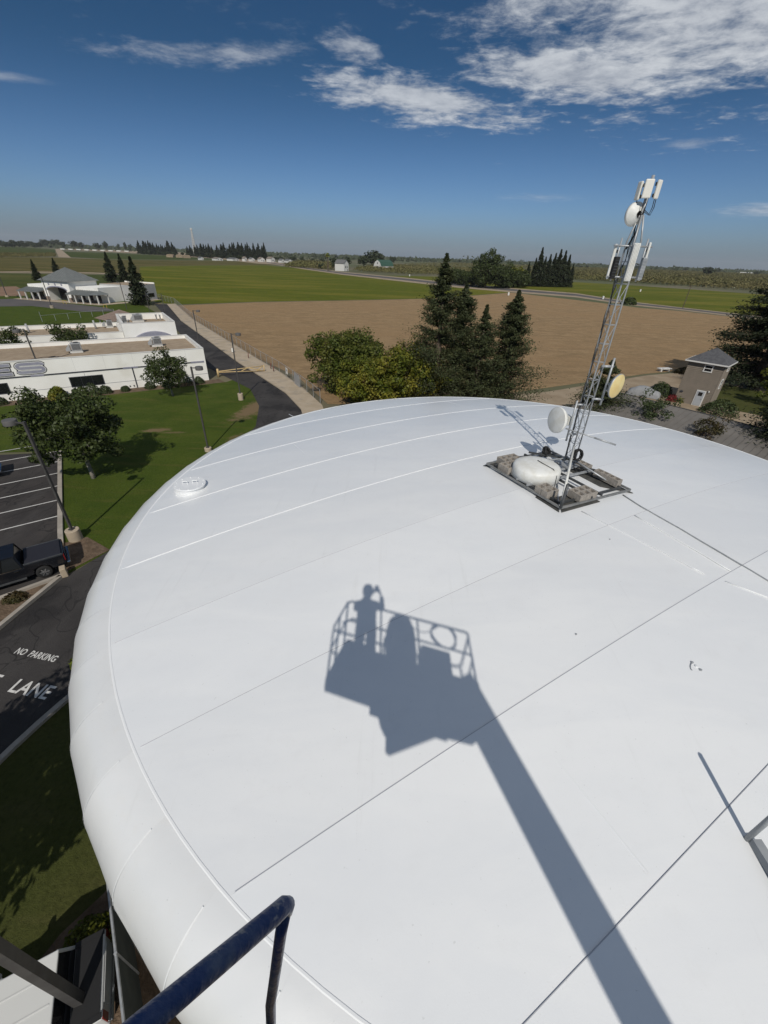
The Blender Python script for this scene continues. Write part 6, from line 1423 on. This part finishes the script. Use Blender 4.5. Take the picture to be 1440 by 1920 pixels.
# horizon woodland that reads as one mass
q = np.random.default_rng(5); n = 9000
xs = q.uniform(-3800, 3200, n); ys = q.uniform(1900, 4200, n)
Cw = np.stack([xs, ys, q.uniform(1.5, 10, n)*(0.6 + 0.8*q.random(n))], 1)
tag(link('distant_woodland', leaf_mesh('distant_woodland', Cw, q.uniform(9, 26, n), FAR_LEAF, .7, np.array([0, -.6, .5]), .4, rs=q)), kind='stuff')
# orchards: rows of small trees, one mass each
def inside(px_, py_, poly):
    c = False; j = len(poly) - 1
    for i in range(len(poly)):
        a, b_ = poly[i], poly[j]
        if (a[1] > py_) != (b_[1] > py_) and px_ < (b_[0] - a[0])*(py_ - a[1])/(b_[1] - a[1]) + a[0]: c = not c
        j = i
    return c
def orchard(poly_px, rows, trees, h, seed, leaves=26, clear=()):
    q = np.random.default_rng(seed); poly = [(p.x, p.y) for p in px_poly(poly_px)]
    x0, x1 = min(p[0] for p in poly), max(p[0] for p in poly); y0, y1 = min(p[1] for p in poly), max(p[1] for p in poly)
    C = []
    ca, sa = math.cos(R(-31)), math.sin(R(-31)); half = max(x1 - x0, y1 - y0)*.75; mx, my = (x0 + x1)/2, (y0 + y1)/2
    u = -half
    while u < half:
        v = -half
        while v < half:
            x, y = mx + u*ca - v*sa, my + u*sa + v*ca
            if inside(x, y, poly) and not any((x - c[0])**2 + (y - c[1])**2 < c[2]**2 for c in clear): C.append((x, y))
            v += trees
        u += rows
    C = np.array(C); k = len(C); print('orchard', seed, k); hh = h*(.75 + .5*q.random(k))
    Pc = np.repeat(np.concatenate([C, (hh*.6)[:, None]], 1), leaves, 0); D = q.normal(size=(len(Pc), 3))*np.array([.32, .32, .22])
    Pc += D*np.repeat(hh, leaves)[:, None]; Pc[:, 2] = np.maximum(Pc[:, 2], .6)
    return tag(link('orchard', leaf_mesh('orchard', Pc, np.repeat(hh, leaves)*.3, ORCHARD_LEAF, .75, D*2 + np.array([0, 0, .5]), .5, rs=q)), kind='stuff')
clr = [(G(642, 507).x, G(642, 507).y, 30), (G(718, 505).x, G(718, 505).y, 40)]
orchard([(533, 501), (560, 494), (620, 495), (625, 506), (598, 505)], 6, 5, 5.0, 1)
orchard([(655, 509), (700, 500), (800, 501), (990, 510), (1080, 513), (1080, 525), (960, 521), (830, 516), (760, 514.5)], 7, 6, 4.2, 2, clear=clr)
orchard([(1060, 512), (1060, 503.5), (1200, 505), (1330, 511), (1480, 519), (1560, 530), (1560, 556), (1440, 547), (1330, 539.5), (1240, 534), (1160, 529), (1080, 525.5)], 6.5, 5, 4.6, 3)
orchard([(745, 497), (860, 494), (1050, 500), (1060, 509), (900, 503)], 13, 10, 5.0, 4, 6)
orchard([(-60, 478.5), (105, 478), (105, 482), (-60, 484.5)], 7, 5, 3.4, 5)
# tree clump beside the farm road
for x, yb, hp, wd, i, lb in ((898, 538, 55, .62, 0, 'left broad tree of the roadside clump'), (910, 540, 70, .6, 1, 'tallest broad tree of the roadside clump'), (928, 540, 62, .62, 2, 'right broad tree of the roadside clump'), (942, 540, 40, .8, 3, 'low broad tree in the middle of the roadside clump'), (962, 537, 34, .9, 0, 'yellowish low tree of the roadside clump'), (860, 532, 26, 1.2, 1, 'low bush left of the roadside clump'), (848, 531, 22, 1.2, 2, 'lowest bush at the left of the roadside clump'), (874, 535, 24, 1.3, 3, 'low bush in the gap left of the broad roadside trees'), (952, 539, 28, 1.1, 1, 'low dark tree right of the broad roadside trees'), (976, 539, 30, .9, 2, 'low dark tree before the narrow roadside cypresses')):
    p = G(x, yb); broad_tree('broad_tree', lb, p, p.y*.86/FPX*hp*.86, p.y*.86/FPX*hp*wd*.74, .6, LEAF_YEL if yb == 537 else LEAF_DARK, 200 + int(x), 1.0, 60, 90, crad=.95, irregular=.18)
for k, x in enumerate((985, 996, 1004, 1013, 1021, 1030, 1038, 1047, 1056, 1066)):
    p = G(x, 537 + .2*k); hp = (40, 46, 62, 48, 52, 54, 60, 58, 52, 38)[k]
    scaled_conifer({0: 'leftmost narrow cypress of the roadside clump', 2: 'tallest narrow cypress of the roadside clump', 9: 'short narrow cypress at the right end of the clump'}.get(k, 'narrow dark cypress in the middle of the roadside clump'), p, p.y*.86/FPX*hp, .78, k, 'narrow trees of the roadside clump', 'narrow_tree')
# palm
pp = G(615, 508); pm_t = thing('palm_tree', 'tall palm tree beside the white farmhouse', 'tree', pp); phh = pp.y*.86/FPX*30
MB().tube([(0, 0, 0), (.3, 0, phh*.5), (0, 0, phh*.86)], [.7, .55, .5], 8).build('trunk', MAT['bark'], pm_t)
fr = MB()
for k in range(26):
    a = k*2.4; ph_ = (k % 5)/5*1.6 - .5; ln = phh*.17
    d = Vector((math.cos(a)*math.cos(ph_), math.sin(a)*math.cos(ph_), math.sin(ph_))); c0 = Vector((0, 0, phh*.87)); e = c0 + d*ln; m_ = c0.lerp(e, .55) + Vector((0, 0, .5)); sd2 = d.cross(Vector((0, 0, 1))).normalized()*.9
    fr.add([c0, m_ - sd2, e - Vector((0, 0, 1.2)), m_ + sd2], [(0, 1, 2, 3)])
fr.build('fronds', LEAF_YEL, pm_t)

# ------------------------------------------------------------ far buildings
FARW = pm('far_white_wall', (0.62, 0.61, 0.58), 0.9); FARR = pm('far_grey_roof', (0.13, 0.13, 0.13), 0.9); FART = pm('far_tan_roof', (.2, .17, .14), .9); GREENR = pm('green_barn_roof', (0.035, 0.085, 0.06), 0.6)
def gable_house(name, label, px_, wd, dp, wh, rh, rz, roof=FARR, wall=FARW, windows=2, cat='house', group=None):
    t = thing(name, label, cat, px_, rz, group)
    wm_ = MB(); wm_.extrude([(-wd/2, 0), (wd/2, 0), (wd/2, wh), (0, wh + rh), (-wd/2, wh)], -dp/2, dp/2); wm_.build('wall', wall, t)
    rm_ = MB(); o_ = .5; s_ = rh/(wd/2)
    for s in (-1, 1): rm_.add([(0, -dp/2 - o_, wh + rh + .25), (0, dp/2 + o_, wh + rh + .25), (s*(wd/2 + o_), dp/2 + o_, wh - o_*s_ + .25), (s*(wd/2 + o_), -dp/2 - o_, wh - o_*s_ + .25), (0, -dp/2 - o_, wh + rh + .02), (0, dp/2 + o_, wh + rh + .02), (s*(wd/2 + o_), dp/2 + o_, wh - o_*s_ + .02), (s*(wd/2 + o_), -dp/2 - o_, wh - o_*s_ + .02)], [(0, 1, 2, 3), (7, 6, 5, 4), (2, 6, 7, 3), (0, 3, 7, 4), (1, 5, 6, 2)])
    rm_.build('roof', roof, t)
    for k in range(windows): MB().box((-wd/2 + wd*(k + 1)/(windows + 1), -dp/2 - .03, wh*.55), (wd*.12, .08, wh*.3)).build('window', GLASS, t)
    MB().box((wd*.3, -dp/2 - .03, 1.1), (1.1, .08, 2.2)).build('door', DKTRIM, t); return t
gable_house('farmhouse', 'white two storey farmhouse with grey roof beside the palm', G(641, 508), 10, 13, 8, 3.6, R(62))
hb_ = G(719, 505.5); t = thing('barn', 'white barn with green gambrel roof right of the farmhouse', 'barn', hb_, R(-42))
wd, dp = 15, 26
prof = [(-wd/2, 0), (wd/2, 0), (wd/2, 5), (wd*.33, 9.5), (0, 12), (-wd*.33, 9.5), (-wd/2, 5)]
MB().extrude(prof, -dp/2, dp/2).build('wall', FARW, t)
rf = MB(); pr = [(wd/2 + .4, 4.7), (wd*.33, 9.8), (0, 12.3), (-wd*.33, 9.8), (-wd/2 - .4, 4.7)]
rf.add([(x, -dp/2 - .4, z) for x, z in pr] + [(x, dp/2 + .4, z) for x, z in pr], [(i, i + 5, i + 6, i + 1) for i in range(4)]); rf.build('roof', GREENR, t)
for x, z, w2, h2 in ((0, 2.2, 4, 4.4), (0, 8, 1.8, 2)): MB().box((x, -dp/2 - .05, z), (w2, .1, h2)).build('door', FARR, t)
random.seed(3)
for i, (x, yb, wd_, hh, lb) in enumerate(((377, 487.5, 14, 4, 'first'), (408, 488.5, 26, 4, 'second'), (437, 489, 30, 4, 'third'), (459, 490, 12, 6, 'fourth'), (472, 490, 16, 5, 'fifth'), (490, 491, 18, 6, 'sixth'), (508, 491.5, 22, 7, 'seventh'), (528, 492.5, 16, 5, 'eighth'), (541, 493, 22, 5, 'ninth'), (425, 476, 14, 6, 'tenth'))):
    gable_house('far_house', 'small far white house among the trees beyond the green field', G(x, yb), wd_*.55, wd_*.5, hh*.8, hh*.45, R(random.uniform(40, 80)), random.choice((FARR, FART)), group='far white houses', windows=2)
for x, yb, wd_, lb in ((868, 490.5, 120, 'long pale greenhouse roof at the left of the far horizon strip'), (915, 491.5, 90, 'middle long pale shed on the far horizon'), (985, 493, 110, 'right long pale shed on the far horizon'), (1395, 514, 60, 'pale long shed near the right frame edge'), (1270, 505, 40, 'pale shed on the right horizon')):
    gable_house('long_shed', lb, G(x, yb), 14, wd_, 5, 2, R(88), FARW, FARW, 0, 'shed')
for k in range(9):
    x = 118 + k*15; tr_ = thing('parked_trailer', 'white trailer in the far yard at the left', 'trailer', G(x, 468.5 + k*.5), R(80), 'white trailers in the far yard')
    MB().box((0, 0, 2.4), (3, 16, 3.2)).build('body', FARW, tr_)
    for s in (-6, 5): MB().box((0, s, .5), (2.6, 2, 1)).build('axle', BLACKR, tr_)
for i, (x, yb) in enumerate(((320, 482.5), (337, 483), (350, 484))):
    c_ = thing('hay_stack', 'tan hay stack in the far field before the conifers', 'hay stack', G(x, yb), R(20*i), 'hay stacks'); m_ = MB(); m_.extrude([(-7, 0), (7, 0), (7, 4), (5, 5.5), (-5, 5.5), (-7, 4)], -4, 4); m_.build('stack', TAN, c_)
    MB().box((0, 0, 5.6), (9, 7, .2)).build('tarp', PALE_DIRT, c_)
# white lattice tower far off
lp = G(367, 479); lt = thing('lattice_tower', 'tall white lattice tower rising over the far conifers', 'tower', lp); hh = lp.y*.86/FPX*42
for sx in (-1, 1):
    for sy in (-1, 1): MB().tube([(sx*4, sy*4, 0), (sx*.9, sy*.9, hh)], .55, 4).build('tower_leg', FARW, lt)
for k in range(11):
    z0, z1 = hh*k/11, hh*(k + 1)/11; w0, w1 = 4 - 3.1*k/11, 4 - 3.1*(k + 1)/11
    br = MB()
    for a, b_ in (((-1, -1), (1, -1)), ((1, -1), (1, 1)), ((1, 1), (-1, 1)), ((-1, 1), (-1, -1))):
        br.tube([(a[0]*w0, a[1]*w0, z0), (b_[0]*w1, b_[1]*w1, z1)], .3, 4); br.tube([(b_[0]*w0, b_[1]*w0, z0), (a[0]*w1, a[1]*w1, z1)], .3, 4)
    br.build('cross_brace', FARW, lt)
MB().lathe([(3.2, hh - 4), (3.2, hh)], 10).build('antenna_ring', FARW, lt)
# utility poles
def upole(label, base, h, arms=True):
    t = thing('utility_pole', label, 'utility pole', base); MB().tube([(0, 0, -.1), (0, 0, h)], [.2, .13], 8).build('pole', MAT['bark'], t)
    if arms: MB().bar((-1.2, .3, h - .5), (1.2, -.3, h - .5), .12, .12).build('crossarm', MAT['bark'], t)
upole('wooden utility pole beside the farm road at the right', G(1280, 578), 9.8)
upole('wooden pole in the pale crop field at the left', G(37, 477), 14, False)
upole('thin pole behind the far houses', G(398, 485), 20)
upole('thin pole near the palm', G(700, 506), 11)
for i, (px, py) in enumerate(((1200, 547), (953, 554), (768, 518), (1130, 561))):
    st = MB(); st.box((0, 0, .8), (.9, .9, 1.6)); o = tag(bevel(st.build('irrigation_valve', FARW), .1), ('white irrigation valve standing in the far green field', 'white irrigation valve at the corner of the plowed field', 'white irrigation valve near the barn orchard', 'white irrigation valve by the road left of the mast')[i], 'irrigation valve'); o.location = G(px, py)
# ------------------------------------------------------------ dusty air
hz = MB(); hz.box((0, 0, 69.0), (18400, 18400, 140.0))
hm_ = bpy.data.materials.new('haze_air'); hm_.use_nodes = True; ht_ = NT(hm_.node_tree); ht_.n.remove(ht_.n['Principled BSDF'])
pv_ = ht_.new('ShaderNodeVolumePrincipled'); pv_.inputs['Color'].default_value = (0.86, 0.87, 0.9, 1); pv_.inputs['Density'].default_value = 0.00005; pv_.inputs['Anisotropy'].default_value = 0.0
ht_.l.new(pv_.outputs[0], ht_.n['Material Output'].inputs['Volume'])
tag(hz.build('haze', hm_), kind='stuff')
